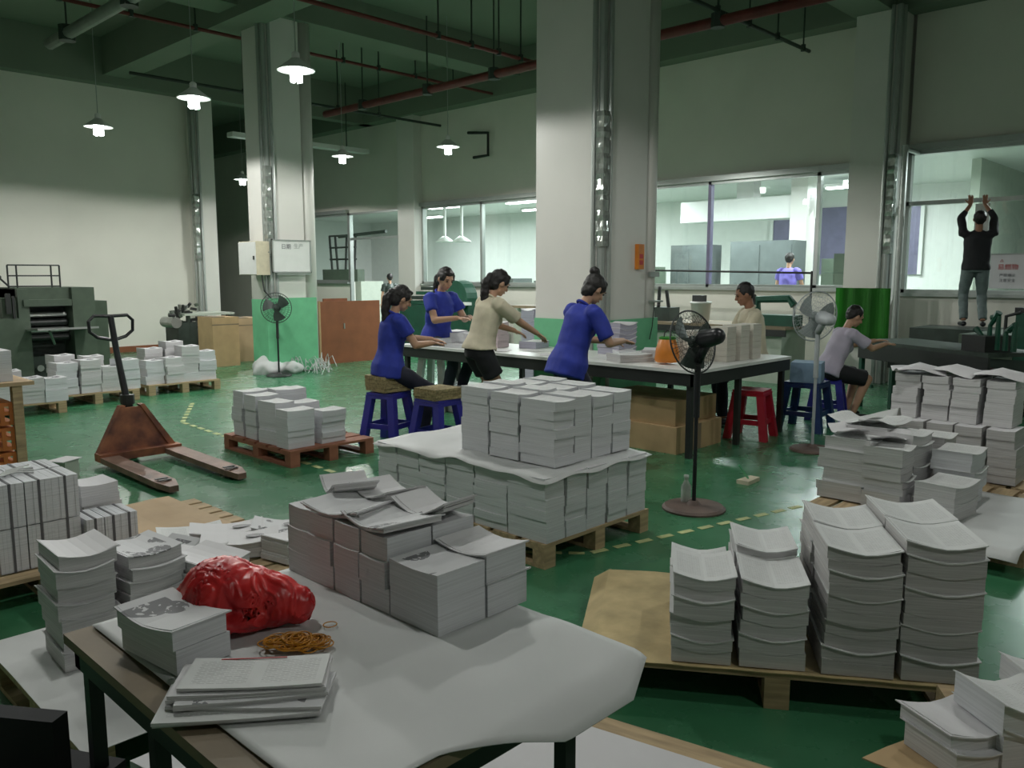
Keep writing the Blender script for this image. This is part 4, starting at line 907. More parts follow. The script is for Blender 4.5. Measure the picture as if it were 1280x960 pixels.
def person(label, P, az, pel=(0, .86), lean=0.0, slean=0.0, hands=None, feet=None, head=(0, 0), shirt='blue', legs='navy', leglen='long', hair='pony', skin='skin', sc_=1.0, sleeve=.6, male=False, handdir=None, curl=.5, shoes='black', far=False, long_shirt=.06):
    t = thing('person', label, 'person', P, az)
    vox = .011 if far else .0075
    hip0 = Vector((pel[0], 0, pel[1]))
    T = Vector((math.sin(lean), math.sin(slean), math.cos(lean) * math.cos(slean))).normalized()
    lat = Vector((0, 1, 0)); lat = (lat - T * lat.dot(T)).normalized(); fw = lat.cross(T)
    def tp_(h, f_=0, l_=0): return hip0 + T * h + fw * f_ + lat * l_
    sw = .185 if male else .165
    neck = tp_(.50, -.01)
    yaw, pit = head
    hu = (Matrix.Rotation(pit, 3, lat) @ (T * .6 + Vector((0, 0, .4))).normalized()); hf = hu.cross(lat).normalized() * -1
    hf = lat.cross(hu).normalized()
    hf = Matrix.Rotation(yaw, 3, hu) @ hf; hl = hu.cross(hf)
    HR = Matrix((hf, hl, hu)).transposed(); hc = neck + hu * .145 + hf * .018
    def H(x, y, z): return hc + hf * x + hl * y + hu * z
    b = MB()
    b.ball(H(-.008, 0, .015), (.090, .074, .098), 20, 14, rot=HR)
    b.ball(H(.022, 0, -.045), (.060, .056, .062), 16, 10, rot=HR)                  # jaw
    b.ball(H(.058, 0, -.085), (.020, .026, .016), 10, 8, rot=HR)                   # chin
    b.cap(H(.080, 0, .012), H(.097, 0, -.022), .009, .014, 8)                      # nose
    b.ball(H(.078, 0, -.052), (.012, .024, .007), 8, 6, rot=HR); b.ball(H(.076, 0, -.063), (.012, .021, .007), 8, 6, rot=HR)  # lips
    b.ball(H(.074, 0, .028), (.012, .052, .010), 10, 6, rot=HR)                    # brow
    for s in (-1, 1):
        b.ball(H(-.005, s * .076, -.008), (.018, .009, .030), 10, 8, rot=HR)         # ear
        b.ball(H(.055, s * .036, -.028), (.022, .020, .020), 10, 8, rot=HR)         # cheek
    b.cap(neck - T * .06, hc - hu * .06 - hf * .02, .052 if male else .044, .046 if male else .040, 14)
    # torso under the clothes
    b.tube([tp_(-.04), tp_(.1), tp_(.25), tp_(.36), tp_(.43), tp_(.50)], [.12, .10, .115, .11, .07, .042], 18, sy=.55); b.cap(tp_(.42, 0, -sw * .8), tp_(.42, 0, sw * .8), .035, .035, 10)
    sh = {}; 
    arms = {}
    for s, nm in ((1, 'l'), (-1, 'r')):
        S = tp_(.435, 0, s * sw); tgt = (hands or {}).get(nm)
        tgt = Vector(tgt) if tgt is not None else None
        if tgt is None: tgt = S + Vector((.05, s * .06, -.50))
        el, wr = ik(S, tgt, .265, .235, (Vector((-.5, s * .7, -.8)) if tgt.z < S.z else Vector((.3, s * 1.5, 0))))
        arms[nm] = (S, el, wr)
        b.cap(S, el, .040, .036, 14); b.cap(el, wr, .037, .025, 14)
        d = (wr - el).normalized(); hd = (handdir or {}).get(nm)
        hand(b, wr, Vector(hd) if hd else (d + Vector((0, 0, -.15))), (handdir or {}).get(nm + 'n', (0, 0, 1)), s, curl)
    fl_ = feet or {'l': (.02, .09), 'r': (-.02, -.09)}
    lg = {}
    for s, nm in ((1, 'l'), (-1, 'r')):
        hp = hip0 + lat * s * .085 + Vector((0, 0, -.02)); f = fl_[nm]; an = Vector((f[0], f[1], (f[2] if len(f) > 2 else 0) + .085))
        kn, an2 = ik(hp, an, .415, .40, (1, s * .08, .25)); lg[nm] = (hp, kn, an)
        fl = .8 if leglen == 'long' else 1; b.cap(hp, kn, .070 * fl, .050 * fl, 14); b.tube([kn, kn.lerp(an, .3) + Vector((-.012, 0, 0)), an], [.050 * fl, .052 * fl, .034], 14)
        b.cap(an + Vector((-.03, 0, -.05)), an + Vector((.12, s * .02, -.055)), .03, .026, 10)
    remesh('body', b, skin, vox, t, 2)
    # shirt
    c = MB(); lo = -long_shirt
    if male: c.tube([tp_(lo), tp_(.1), tp_(.25), tp_(.38), tp_(.45), tp_(.495)], [.185, .170, .175, .18, .13, .06], 22, sy=.72)
    else: c.tube([tp_(lo), tp_(.02), tp_(.14), tp_(.28), tp_(.38), tp_(.45), tp_(.50)], [.200, .194, .152, .158, .158, .118, .056], 22, sy=.74)
    if not male: 
        for s in (-1, 1): c.ball(tp_(.30, .075, s * .065), (.052, .058, .055), 12, 8)
    for s, nm in ((1, 'l'), (-1, 'r')):
        S, el, wr = arms[nm]; e = S.lerp(el, min(1, sleeve))
        c.ball(S - lat * s * .03, (.070, .070, .062), 12, 9)
        c.tube([S - lat * s * .05, S, e], [.064, .064, .066 if sleeve < 1 else .054], 14)
        if sleeve > 1: c.tube([el - (el - S) * .05, el, el.lerp(wr, sleeve - 1)], [.052, .05, .042], 14)
    remesh('shirt', c, shirt, .0105, t, 3, .010, 10)
    if shirt in ('blue', 'cream'):
        q = MB(); q.tube([neck - T * .012 + fw * .050 * math.cos(a) + lat * .056 * math.sin(a) - T * .02 * math.cos(a) for a in [2 * PI * k / 18 for k in range(18)]], .011, 6, True); q.build('collar', shirt, t, smooth=True)
    # trousers / shorts
    c = MB(); c.tube([tp_(.05), tp_(-.02), tp_(-.09)], [.142, .160, .13], 20, sy=.72)
    for s, nm in ((1, 'l'), (-1, 'r')):
        hp, kn, an = lg[nm]
        if leglen == 'long': c.tube([hp, hp.lerp(kn, .5), kn, kn.lerp(an, .5), an + Vector((0, 0, .02))], [.092, .084, .066, .062, .056], 16); c.ball(kn, (.066,) * 3)
        else: c.tube([hp, hp.lerp(kn, leglen)], [.098, .094], 16)
        c.ball(hp, (.095,) * 3)
    remesh('trousers' if leglen == 'long' else 'shorts', c, legs, .0115, t, 2, .008, 12)
    for s, nm in ((1, 'l'), (-1, 'r')):
        an = lg[nm][2]; q = MB(); q.cap(an + Vector((-.035, 0, -.045)), an + Vector((.135, s * .02, -.05)), .036, .032, 12); q.build('shoe', shoes, t, smooth=True)
    # hair
    c = MB(); c.ball(H(-.020, 0, .030), (.093, .083, .096), 20, 14, rot=HR)
    if hair != 'short':
        c.ball(H(-.045, 0, -.03), (.055, .070, .07), 14, 10, rot=HR)
        for s in (-1, 1): c.ball(H(.015, s * .062, .03), (.045, .022, .045), 12, 8, rot=HR)
        c.ball(H(.035, 0, .085), (.045, .06, .022), 12, 8, rot=HR)
    else: c.ball(H(-.05, 0, -.01), (.045, .068, .06), 14, 10, rot=HR)
    if hair == 'pony':
        p0_ = H(-.115, 0, .015); c.ball(p0_, (.03,) * 3); c.tube([p0_, p0_ + Vector((-.045, 0, -.05)), p0_ + Vector((-.06, 0, -.16)), p0_ + Vector((-.055, 0, -.34)), p0_ + Vector((-.04, 0, -.50))], [.026, .038, .042, .034, .012], 12)
    if hair == 'bun': c.ball(H(-.085, 0, .115), (.045, .045, .038), 14, 10, rot=HR); c.ball(H(-.05, 0, .09), (.05, .05, .03), rot=HR)
    remesh('hair', c, 'hair', .0085, t, 2, .006, 40)
    for s in (-1, 1):
        MB().ball((0, 0, 0), (.006, .0135, .0065), 12, 8, rot=HR).build('eye', 'eye', t, smooth=True).location = H(.0790, s * .031, .006)
        MB().ball((0, 0, 0), (.005, .019, .0035), 10, 6, rot=HR).build('eyebrow', 'hair', t, smooth=True).location = H(.0835, s * .031, .029)
    MB().ball((0, 0, 0), (.006, .021, .0055), 12, 6, rot=HR).build('mouth', 'lip', t, smooth=True).location = H(.0860, 0, -.057)
    t.scale = (sc_,) * 3
    return t
camaz = lambda p: math.atan2(p[1], p[0])
# the view azimuth through a point; a person facing image-right looks along that azimuth minus 90 degrees
p = s1.copy(); f1 = camaz(p) - R(72)
person('woman in blue shirt with long ponytail, seated at the left end of the table', (p.x, p.y, 0), f1, sc_=1.04, pel=(0, .70), lean=.14, hands={'l': (.46, .08, .93), 'r': (.40, -.10, .91)}, feet={'l': (.36, .10, .0), 'r': (.30, -.10, .0)}, head=(.0, .38), shirt='blue', legs='navy', hair='pony', long_shirt=.09)
p = AW(547, 9.9, 0); stool(p - Vector((math.cos(camaz(p) + PI + R(42)), math.sin(camaz(p) + PI + R(42)), 0)) * .02, .4, 'tall grey stool under the woman facing the camera', 'frame', .66)
person('woman in blue shirt sitting behind the table end, facing the camera', (p.x, p.y, 0), camaz(p) + PI + R(42), sc_=1.13, pel=(0, .75), lean=.16, hands={'l': (.36, .14, .98), 'r': (.40, -.08, .98)}, feet={'l': (.26, .10, .14), 'r': (.26, -.10, .14)}, head=(-.15, .35), shirt='blue', legs='navy', hair='ponyf' if False else 'pony', long_shirt=.06)
p = AW(599, 8.0, 0)
person('standing woman in cream shirt and black shorts, reaching over the table', (p.x, p.y, 0), camaz(p) - R(62), sc_=1.06, pel=(0, .83), lean=.28, hands={'r': (.62, -.12, .92), 'l': (.50, .22, .98)}, head=(0, .35), shirt='cream', legs='blackc', leglen=.55, hair='pony', sleeve=.85, long_shirt=-.02)
p = AW(711, 6.95, 0)
person('standing woman in blue shirt with her hair in a bun, sorting sheets', (p.x, p.y, 0), camaz(p) - R(56), sc_=1.05, pel=(-.02, .82), lean=.32, hands={'r': (.40, -.16, 1.0), 'l': (.44, .10, .98)}, head=(0, .45), shirt='blue', legs='navy', hair='bun', long_shirt=.10, sleeve=.85)
p = AW(940, 8.9, 0)
person('man with cropped hair in cream shirt behind the upright bundles', (p.x, p.y, 0), camaz(p) + R(108), sc_=1.04, pel=(0, .71), lean=.15, hands={'l': (.38, .12, .88), 'r': (.38, -.12, .88)}, feet={'l': (.34, .10), 'r': (.30, -.10)}, head=(0, .25), shirt='cream', legs='navy', hair='short', skin='skin2', male=True)
p = AW(1032, 9.2, 0)
person('person in lilac shirt and dark shorts seated at the dark bench', (p.x, p.y, 0), camaz(p) - R(62), pel=(0, .56), lean=.42, hands={'l': (.60, .12, .86), 'r': (.60, -.10, .84)}, feet={'l': (.30, .10), 'r': (.26, -.10)}, head=(0, .25), shirt='lilac', legs='blackc', leglen=.9, hair='short', sleeve=.75)
p = AX(1214, 411, 12.35)
person('man in black shirt and grey jeans standing on the machine, arms raised', (p.x, p.y, .90), camaz(p) + R(10), sc_=.95, pel=(0, .86), lean=-.02, hands={'l': (.18, .09, 1.72), 'r': (.18, -.09, 1.72)}, feet={'l': (.04, .10), 'r': (-.04, -.13)}, head=(0, -.2), shirt='blackc', legs='denim', hair='short', skin='skin2', male=True, sleeve=1.5, handdir={'l': (.1, 0, 1), 'r': (.1, 0, 1), 'ln': (-1, 0, 0), 'rn': (-1, 0, 0)})
# beyond the glass
p = AX(984, 345, 14.2)
o = MB().bb(13.8, 14.8, p.y - .5, p.y + .6, 0, .28).build('floor_platform', 'wallg'); tag(o, 'low platform behind glass under the person in violet', 'platform')
person('person in violet shirt seated behind the glass, right of the central pillar', (14.2, p.y, .28), camaz(p) - R(20), pel=(0, .95), lean=.15, shirt='purple', legs='navy', hair='short', far=True, hands={'l': (.35, .15, 1.05), 'r': (.35, -.12, 1.05)}, feet={'l': (.35, .1, .3), 'r': (.35, -.1, .3)})
p = AX(487, 345, 14.2)
person('person in dark shirt standing in the far doorway, seen from behind', (14.2, p.y, 0), camaz(p) + R(15), shirt='machine2', legs='tapey' if False else 'denim', hair='short', far=True)
p = AX(508, 345, 15.6)
person('person in pale pink shirt beyond the far doorway, half hidden', (15.6, p.y, 0), camaz(p) - R(30), shirt='lilac', legs='navy', hair='short', far=True)

# ================================================================== MACHINES AND WALL THINGS
def mach(name, label, cat, p, rz_=0): return thing(name, label, cat, p, rz_)
# ---- printing press at the left wall (front at Y = 13.9)
X0 = lambda px, Y=13.9: AY(px, 400, Y).x
t = mach('printing_press', 'grey-green printing press by the left wall with a rail frame on top', 'machine', (4.4, 14.3, 0))
def r_(mb, n, m, **k): return rel(t, mb, n, m, **k)
xa, xb, xc, xd = X0(24), X0(120), X0(138), X0(5)
r_(MB().bb(xa, X0(38), 13.9, 15.0, 0, 1.38), 'side_frame', 'machine'); r_(MB().bb(X0(92), xb, 13.9, 15.0, 0, 1.40), 'side_frame', 'machine')
r_(MB().bb(xa, X0(95), 14.0, 15.0, 1.18, 1.40).bb(X0(30), X0(90), 13.85, 14.1, 1.12, 1.22), 'top_cover', 'machine')
r_(MB().bb(X0(38), X0(92), 14.35, 14.95, .1, 1.15), 'press_unit', 'machine2')
for k in range(4): r_(MB().tube([(X0(39), 14.2 - .03 * k, .98 - .12 * k), (X0(91), 14.2 - .03 * k, .98 - .12 * k)], .045 + .01 * (k % 2), 12), 'roller', 'dark' if k % 2 else 'steel')
r_(MB().box((X0(70), 13.62, .78), (.85, .55, .03), 0, 0, 0, -.06), 'delivery_tray', 'steel'); r_(MB().tube([(X0(50), 13.5, .76), (X0(62), 13.75, .55)], .02, 8), 'tray_bracket', 'steel')
r_(MB().bb(xb, xc, 14.0, 14.9, 0, 1.18), 'end_cabinet', 'machine'); r_(MB().bb(xd - .35, xa, 13.9, 14.8, 0, .95).bb(xd, xa, 13.95, 14.3, .95, 1.25), 'feeder', 'machine')
r_(MB().bb(xa + .1, X0(88), 13.95, 14.5, 0, .35), 'plinth', 'machine2')
rl = MB(); xl, xr = X0(19), X0(84)
for x in (xl, xl + .12, xr - .12, xr): rl.tube([(x, 14.1, 1.38), (x, 14.1, 1.74)], .013, 6)
for z in (1.74, 1.58, 1.42): rl.tube([(xl, 14.1, z), (xr, 14.1, z)], .012, 6)
r_(rl, 'rail_frame', 'dark'); r_(MB().tube([(xl - .02, 14.0, 1.42), (xl - .14, 14.0, 1.55)], .015, 6).ball((xl - .14, 14.0, 1.56), (.03,) * 3), 'lever', 'dark')
r_(MB().bb(X0(8), X0(14), 13.85, 13.9, 1.02, 1.32).bb(X0(16), X0(19), 13.85, 13.9, .95, 1.28), 'gauge_tube', 'dark')
for k in range(3): r_(MB().tube([(X0(45 + 14 * k), 13.88, .18), (X0(45 + 14 * k), 13.84, .18)], .05, 12), 'hand_wheel', 'steel')
# ---- small folding machine with a table, left of the pillar
t = mach('folding_machine', 'small dark folding machine with a pale feed table at the left wall end', 'machine', (7.2, 15.2, 0))
xa = AY(205, 400, 15.2).x; xb = AY(272, 400, 15.2).x; xm = AY(222, 400, 15.2).x
r_(MB().bb(xa + .15, xm + .25, 14.95, 15.5, .1, .72), 'machine_body', 'machine2')
r_(MB().bb(xm, xb + .2, 14.9, 15.6, .84, .88), 'feed_table', 'ggreen' if False else 'wallg')
for x in (xm + .1, xb + .1): r_(MB().bb(x - .03, x + .03, 14.95, 15.01, 0, .84), 'leg', 'machine2'); 
for k in range(6):
    a = k * 1.05; r_(MB().tube([(xa + .12 + .05 * k, 15.0, .75 + .05 * k), (xa + .05 + .07 * k, 14.95, .92 + .06 * math.sin(a) + .04 * k)], .028, 7), 'feed_arm', 'dark' if k % 2 else 'steel')
for k in range(14): r_(MB().box((xa + .1 + rnd.uniform(0, .45), 15.0 + rnd.uniform(-.1, .2), .75 + rnd.uniform(-.2, .35)), (rnd.uniform(.04, .16), .08, rnd.uniform(.03, .12)), 0, 0, rnd.uniform(-.8, .8)), 'machine_part', 'dark' if k % 3 else 'machine')
r_(MB().tube([(xa + .1, 14.9, .72), (xa + .1, 15.4, .72)], .10, 14), 'drum', 'steel'); r_(MB().tube([(xa - .02, 14.95, .86), (xa + .1, 14.95, .86)], .03, 8), 'crank', 'dark')
r_(MB().bb(xb - .35, xb + .05, 15.0, 15.4, .2, .8), 'motor_box', 'dark')
# cartons + bagged trash between the folding machine and pillar
for k, (px0, px1, y0, z1, Y, m, nm) in enumerate(((267, 300, 455, .86, 13.6, 'card', 'tall worn brown carton right of the folding machine'), (296, 330, 452, .80, 14.1, 'osb', 'wide brown carton behind the trash heap'))):
    x0, x1 = AY(px0, 440, Y).x, AY(px1, 440, Y).x
    o = MB().bb(x0, x1, Y, Y + .55, 0, z1).build('carton', m); tag(o, nm, 'carton')
    MB().bb(x0, x1, Y - .002, Y + .02, z1 - .14, z1 - .12).bb(x0 + .02, (x0 + x1) / 2 - .01, Y, Y + .5, z1, z1 + .01).build('carton_flap', 'worn', o)
b = MB()
for k in range(16):
    px = rnd.uniform(312, 372); p = G(px, 467); b.ball(p + Vector((rnd.uniform(-.1, .1), rnd.uniform(-.05, .15), .08)), (rnd.uniform(.1, .2), rnd.uniform(.1, .18), rnd.uniform(.10, .24) if px < 340 else .1), 10, 7)
o = remesh('trash_heap', b, 'filmy', .03, None, 1, .07, 7); o.data.materials[0] = M['sheet']; tag(o, 'heap of crumpled paper and film at the foot of the left pillar', 'trash', kind='stuff')
b = MB()
for k in range(60):
    p = G(rnd.uniform(366, 412), rnd.uniform(458, 467)) + Vector((0, 0, rnd.uniform(.01, .2))); q = p + Vector((rnd.uniform(-.2, .2), rnd.uniform(-.2, .2), rnd.uniform(-.0, .08)))
    b.tube([p, (p + q) / 2 + Vector((0, 0, .05)), Vector((q.x, q.y, .01))], .007, 5)
o = b.build('paper_trimmings', 'sheet'); tag(o, 'tangle of pale paper trimmings right of the trash heap', 'paper trimmings', kind='stuff')
# red-brown boards
xA, xB = AY(400, 455, 12.6), AY(474, 457, 12.6)
for k, (dx, dz, dy) in enumerate(((0, 0, 0), (.28, .05, .05))):
    t = thing('wooden_case', ['red-brown wooden case standing right of the left pillar', 'second red-brown board rising slightly behind the first'][k], 'wooden case', (xA.x + .04 + dx * .4, 12.6 + dy, 0))
    w_ = xB.x - xA.x if k == 0 else .5
    MB().bb(0, w_, 0, .045, 0, 1.12 + dz).build('panel', 'redwood', t)
    if k == 0: MB().bb(w_ * .37, w_ * .39, -.012, 0, .62, .72).build('handle', 'steel', t); MB().bb(-.03, 0, -.005, .05, 0, 1.13).build('edge_strip', 'card', t)
o = MB().bb(xA.x - .3, xA.x - .02, 12.75, 12.8, 0, 1.08).build('board', 'machine2'); tag(o, 'dark green board between the pale green panel and the red-brown case', 'board')
# ---- whiteboard and electric box on left pillar
xs, ys_ = PL.data.vertices[0].co.x, 11.3
a_, c_ = AY(338, 299, 11.97), AY(388, 341, 11.97)
t = thing('whiteboard', 'small whiteboard hung on the left pillar with faint marker writing', 'whiteboard', (a_.x, 11.94, c_.z))
wB, hB = c_.x - a_.x, a_.z - c_.z
MB().bb(0, wB, 0, .02, 0, hB).build('board', 'white', t)
for q in ((0, wB, 0, .02), (0, wB, hB - .02, hB), (0, .02, 0, hB), (wB - .02, wB, 0, hB)): MB().bb(q[0], q[1], -.012, .022, q[2], q[3]).build('frame', 'frame', t)
MB().bb(.05, wB - .05, -.06, 0, -.03, -.01).build('pen_tray', 'frame', t)
def text(s, size, loc, rot, m, parent=None, name='writing', ext=.001):
    cu = bpy.data.curves.new(name, 'FONT'); cu.body = s; cu.size = size; cu.extrude = ext; cu.align_x = 'CENTER'; cu.align_y = 'CENTER'
    o = bpy.data.objects.new(name, cu); col.objects.link(o); dg = bpy.context.evaluated_depsgraph_get()
    me = bpy.data.meshes.new_from_object(o.evaluated_get(dg)); bpy.data.objects.remove(o); me.materials.clear(); me.materials.append(M[m])
    q = link(name, me, parent); q.location = loc; q.rotation_euler = rot; return q
text('日期', .09, (wB * .36, -.003, hB * .78), (PI / 2, 0, 0), 'ink', t); text('生产', .09, (wB * .68, -.003, hB * .8), (PI / 2, 0, 0), 'frame', t)
a_, c_, e_ = AX(299, 298, 6.33), AX(321, 345, 6.33), None
PLX=0
t = thing('electric_box', 'beige electric cabinet on the left side of the left pillar', 'electric box', (6.66, 12.12, 1.59))
MB().bb(0, .23, -.13, .42, 0, .53).build('cabinet_body', 'cream', t); MB().bb(-.012, 0, -.12, .41, .01, .52).build('cabinet_door', 'white', t); MB().bb(-.025, -.012, -.09, -.06, .24, .30).build('handle', 'dark', t)
MB().tube([(.1, -.1, 0), (.12, -.12, -.25), (.3, -.14, -.45), (.6, -.13, -.5)], .012, 6).build('cable', 'dark', t)
# ---- orange switch box on central pillar
a_ = AY(799, 321, 5.5); t = thing('wall_notice', 'small orange box on the central pillar', 'box', (a_.x, 5.5, a_.z))
MB().bb(-.055, .055, -.03, .02, -.14, .14).build('box_body', 'orange', t); MB().bb(-.035, .03, -.034, -.03, -.02, .03).bb(-.035, .03, -.034, -.03, -.09, -.04).build('label_panel', 'redp', t)
a_ = AY(836, 343, 5.48); t = thing('socket_panel', 'grey socket and thin shelf fixed low on the central pillar', 'socket', (8.07, 5.50, a_.z))
MB().bb(-.09, .09, -.03, .0, -.03, .03).build('socket_plate', 'frame', t); MB().bb(-.08, .10, -.08, .0, -.32, -.30).build('shelf', 'frame', t); MB().tube([(0, -.03, -.32), (-.05, -.04, -.6), (-.07, -.02, -.75)], .006, 5).build('cable', 'dark', t)
# ---- green cloth on right pillar
o = MB().quad_sheet(lambda u, v: (12.44 - .02 * math.sin(v * 22) - .02, 4.36 + .80 * v, .55 + .85 * u - .0), 6, 24, .01).build('green_cloth', 'bgreen'); tag(o, 'bright green cloth hanging at the foot of the right wall pillar', 'cloth')
# ---- dark bench at right and the lathe
t = thing('dark_bench', 'long dark work bench reaching from the lilac person to the machine', 'bench', (10.9, 3.5, 0))
a_ = G(1072, 424, .82); c_ = G(1196, 438, .82)
dv = (c_ - a_).normalized(); nv = Vector((-dv.y, dv.x, 0)); nv = nv if nv.dot(Vector((ca, sa, 0))) > 0 else -nv
L_ = (c_ - a_).length + .4
def qb(s0, s1_, t0, t1, z0, z1): return MB().prism([a_ + dv * s0 + nv * t0, a_ + dv * s1_ + nv * t0, a_ + dv * s1_ + nv * t1, a_ + dv * s0 + nv * t1], (0, 0, z0 - .82), (0, 0, z1 - .82))
r_(qb(0, L_, 0, .75, .78, .82), 'bench_top', 'machine2'); r_(qb(.02, L_, .0, .03, .60, .78), 'apron', 'redwood' if False else 'dark'); r_(qb(.3, L_, .2, .5, .50, .62), 'drive_beam', 'dark')
for s0, t0 in ((.02, .02), (.22, .3), (.02, .66), (L_ - .1, .02)): r_(qb(s0, s0 + .05, t0, t0 + .05, 0, .78), 'leg', 'mgreen')
r_(qb(.05, .25, .03, .06, .25, .29), 'stretcher', 'mgreen')
r_(qb(L_ - .45, L_ - .15, .1, .5, .821, .98), 'gear_box', 'dark')
for k in range(5):
    c0 = a_ + dv * (L_ - .35 + .1 * k) + nv * .25; r_(MB().tube([c0 + Vector((0, 0, .02)), c0 + Vector((0, 0, .16 + .05 * ((k * 2) % 5))), c0 + dv * (.10 if k % 2 else -.08) + Vector((0, 0, .22 + .06 * ((k * 3) % 4)))], [.03, .022, .035], 7), 'lever', 'mgreen')
# lathe
t = thing('lathe', 'dark green lathe-like machine at the right edge, red plate on its front', 'machine', (11.4, 2.4, 0))
a_ = G(1196, 470, 0.0); a_ = AX(1192, 400, 10.9); 
la = Vector((10.9, 2.95, 0)); ld = Vector((-.12, -.99, 0)).normalized(); ln_ = Vector((.99, -.12, 0))
def lb(s0, s1_, t0, t1, z0, z1): return MB().prism([la + ld * s0 + ln_ * t0, la + ld * s1_ + ln_ * t0, la + ld * s1_ + ln_ * t1, la + ld * s0 + ln_ * t1], (0, 0, z0), (0, 0, z1))
r_(lb(0, .9, 0, .8, 0, .62), 'machine_base', 'machine2'); r_(lb(-.05, .55, -.02, 1.5, .62, .89), 'bed', 'machine'); r_(lb(.18, .48, -.035, -.02, .66, .76), 'red_plate', 'redp')
r_(lb(.55, 1.0, .0, .7, .62, 1.16), 'head_stock', 'mgreen'); r_(lb(.50, .8, .1, .6, 1.16, 1.22), 'head_cover', 'dark')
r_(lb(1.0, 1.5, 0, .7, 0, .98), 'cabinet', 'lcloth' if False else 'machine'); r_(lb(1.05, 1.4, .1, .5, .98, 1.45), 'dark_column', 'redwood' if False else 'dark')
for k, (s0, z) in enumerate(((.62, .85), (.78, .72), (.7, 1.0), (.4, .5), (.6, .42))):
    c0 = la + ld * s0 + ln_ * -.01; r_(MB().tube([c0, c0 - ln_ * .06], .07 - .008 * k, 14), 'hand_wheel', 'dark'); r_(MB().tube([c0 - ln_ * .06, c0 - ln_ * .06 + Vector((0, .05, .12))], .012, 6), 'crank', 'steel')
r_(MB().tube([la + ld * .45 + Vector((0, 0, .89)), la + ld * .45 + Vector((0, 0, 1.12)), la + ld * .6 + Vector((0, 0, 1.17))], .02, 8), 'handle_rail', 'dark')
# man's wooden step between machine and wall
o = MB().bb(11.9, 12.75, 2.9, 3.9, 0, .88).build('machine_chest', 'machine2'); tag(o, 'dark chest on which the man in black stands', 'chest')
# ---- plates he holds, poster, blinds
o = MB().bb(-.01, .01, -.09, .09, -.28, .28).build('held_panel', 'frame'); p = AX(1227, 280, 12.94); o.location = p; tag(o, 'pale narrow panel held up by the man on the machine', 'panel')
t = thing('poster', 'white notice with red characters standing in the right window', 'poster', AX(1260, 337, 12.96))
MB().bb(-.008, .0, -.22, .22, -.26, .22).build('poster_sheet', 'plain', t)
text('△', .05, (-.012, .08, .12), (PI / 2, 0, -PI / 2), 'redp', t); text('易燃物', .085, (-.012, 0, .03), (PI / 2, 0, -PI / 2), 'redp', t); text('严禁烟火', .05, (-.012, 0, -.08), (PI / 2, 0, -PI / 2), 'ink', t); text('注意安全', .05, (-.012, 0, -.15), (PI / 2, 0, -PI / 2), 'ink', t)
MB().bb(-.012, -.008, -.22, .22, .20, .22).build('border', 'frame', t)
# ---- green machines behind the women and things in front of window wall
t = thing('green_press', 'dark green machine with round guard behind the women in blue', 'machine', (11.6, 12.9, 0))
r_(MB().bb(11.5, 12.4, 12.3, 13.0, 0, 1.05).bb(11.4, 12.3, 13.2, 14.4, 0, .95), 'machine_body', 'mgreen'); r_(MB().tube([(11.45, 12.65, 1.12), (11.75, 12.65, 1.12)], .36, 20), 'round_guard', 'mgreen')
for k in range(4): r_(MB().bb(11.5 + .1 * k, 12.2, 13.3 + .1 * k, 14.3 - .05 * k, .96 + .1 * k, 1.03 + .1 * k), 'plate', 'machine2' if k % 2 else 'mgreen')
r_(MB().bb(11.35, 11.5, 12.2, 13.2, .98, 1.04), 'paper_tray', 'white')
t = thing('cutting_machine', 'grey machine with trays behind the woman in cream', 'machine', (11.9, 10.4, 0))
r_(MB().bb(11.9, 12.6, 9.4, 11.4, 0, .95), 'machine_body', 'wallg'); r_(MB().bb(11.7, 12.6, 9.5, 11.3, .95, 1.0), 'table_top', 'worn'); r_(MB().bb(12.1, 12.5, 9.3, 9.9, 1.0, 1.35), 'head_block', 'machine2')
for k in range(4): r_(MB().tube([(11.95, 9.6 + .35 * k, 1.0), (12.1, 9.8 + .35 * k, 1.28)], .03, 7), 'lever', 'dark')
for i, (px, n) in enumerate(((668, 6), (685, 6))):
    p = AX(px, 405, 8.9); stack(8.9, p.y, .001, PI / 2, .26, .3, [.3, .3, .16, .16, .16], '%s tall violet-grey stack seen left of the central pillar' % ['left', 'right'][i], 'violet stacks behind the table', kind='plain', sag=.012, curl=.02, edge='violet', noun='paper bundle')
t = thing('work_bench', 'low bench crowded with tools under the window right of the pillar', 'bench', (11.6, 6.9, 0))
r_(MB().bb(11.3, 12.3, 5.4, 8.6, .80, .84), 'bench_top', 'worn'); r_(MB().bb(11.4, 12.2, 5.5, 8.5, 0, .80), 'cabinet', 'wallg'); r_(MB().bb(11.3, 11.33, 5.4, 8.6, .70, .8), 'apron', 'dark')
t = thing('sewing_machine', 'green stitching machine with arm left of the seated lilac person', 'machine', (11.6, 5.75, .842))
MB().bb(-.1, .25, -.35, .35, 0, .16).build('machine_bed', 'mgreen', t); MB().tube([(.1, .3, .1), (.1, .3, .38), (.1, -.2, .40), (.1, -.28, .30)], .06, 10).build('machine_arm', 'mgreen', t); MB().tube([(.1, .36, .36), (.1, .40, .36)], .10, 16).build('hand_wheel', 'dark', t); MB().tube([(.1, -.28, .3), (.1, -.28, .12)], .02, 8).build('needle_bar', 'steel', t)
t = thing('wire_stitcher', 'dark stitching machine with spools left of the cropped man', 'machine', (11.6, 7.9, .842))
MB().bb(-.1, .2, -.4, .3, 0, .22).build('machine_bed', 'machine2', t)
for k in range(4): MB().tube([(-.05, -.35 + .2 * k, .22), (-.05 + .1 * (k % 2), -.3 + .2 * k, .5 + .05 * (k % 3))], .03, 7).build('spool_post', 'dark', t)
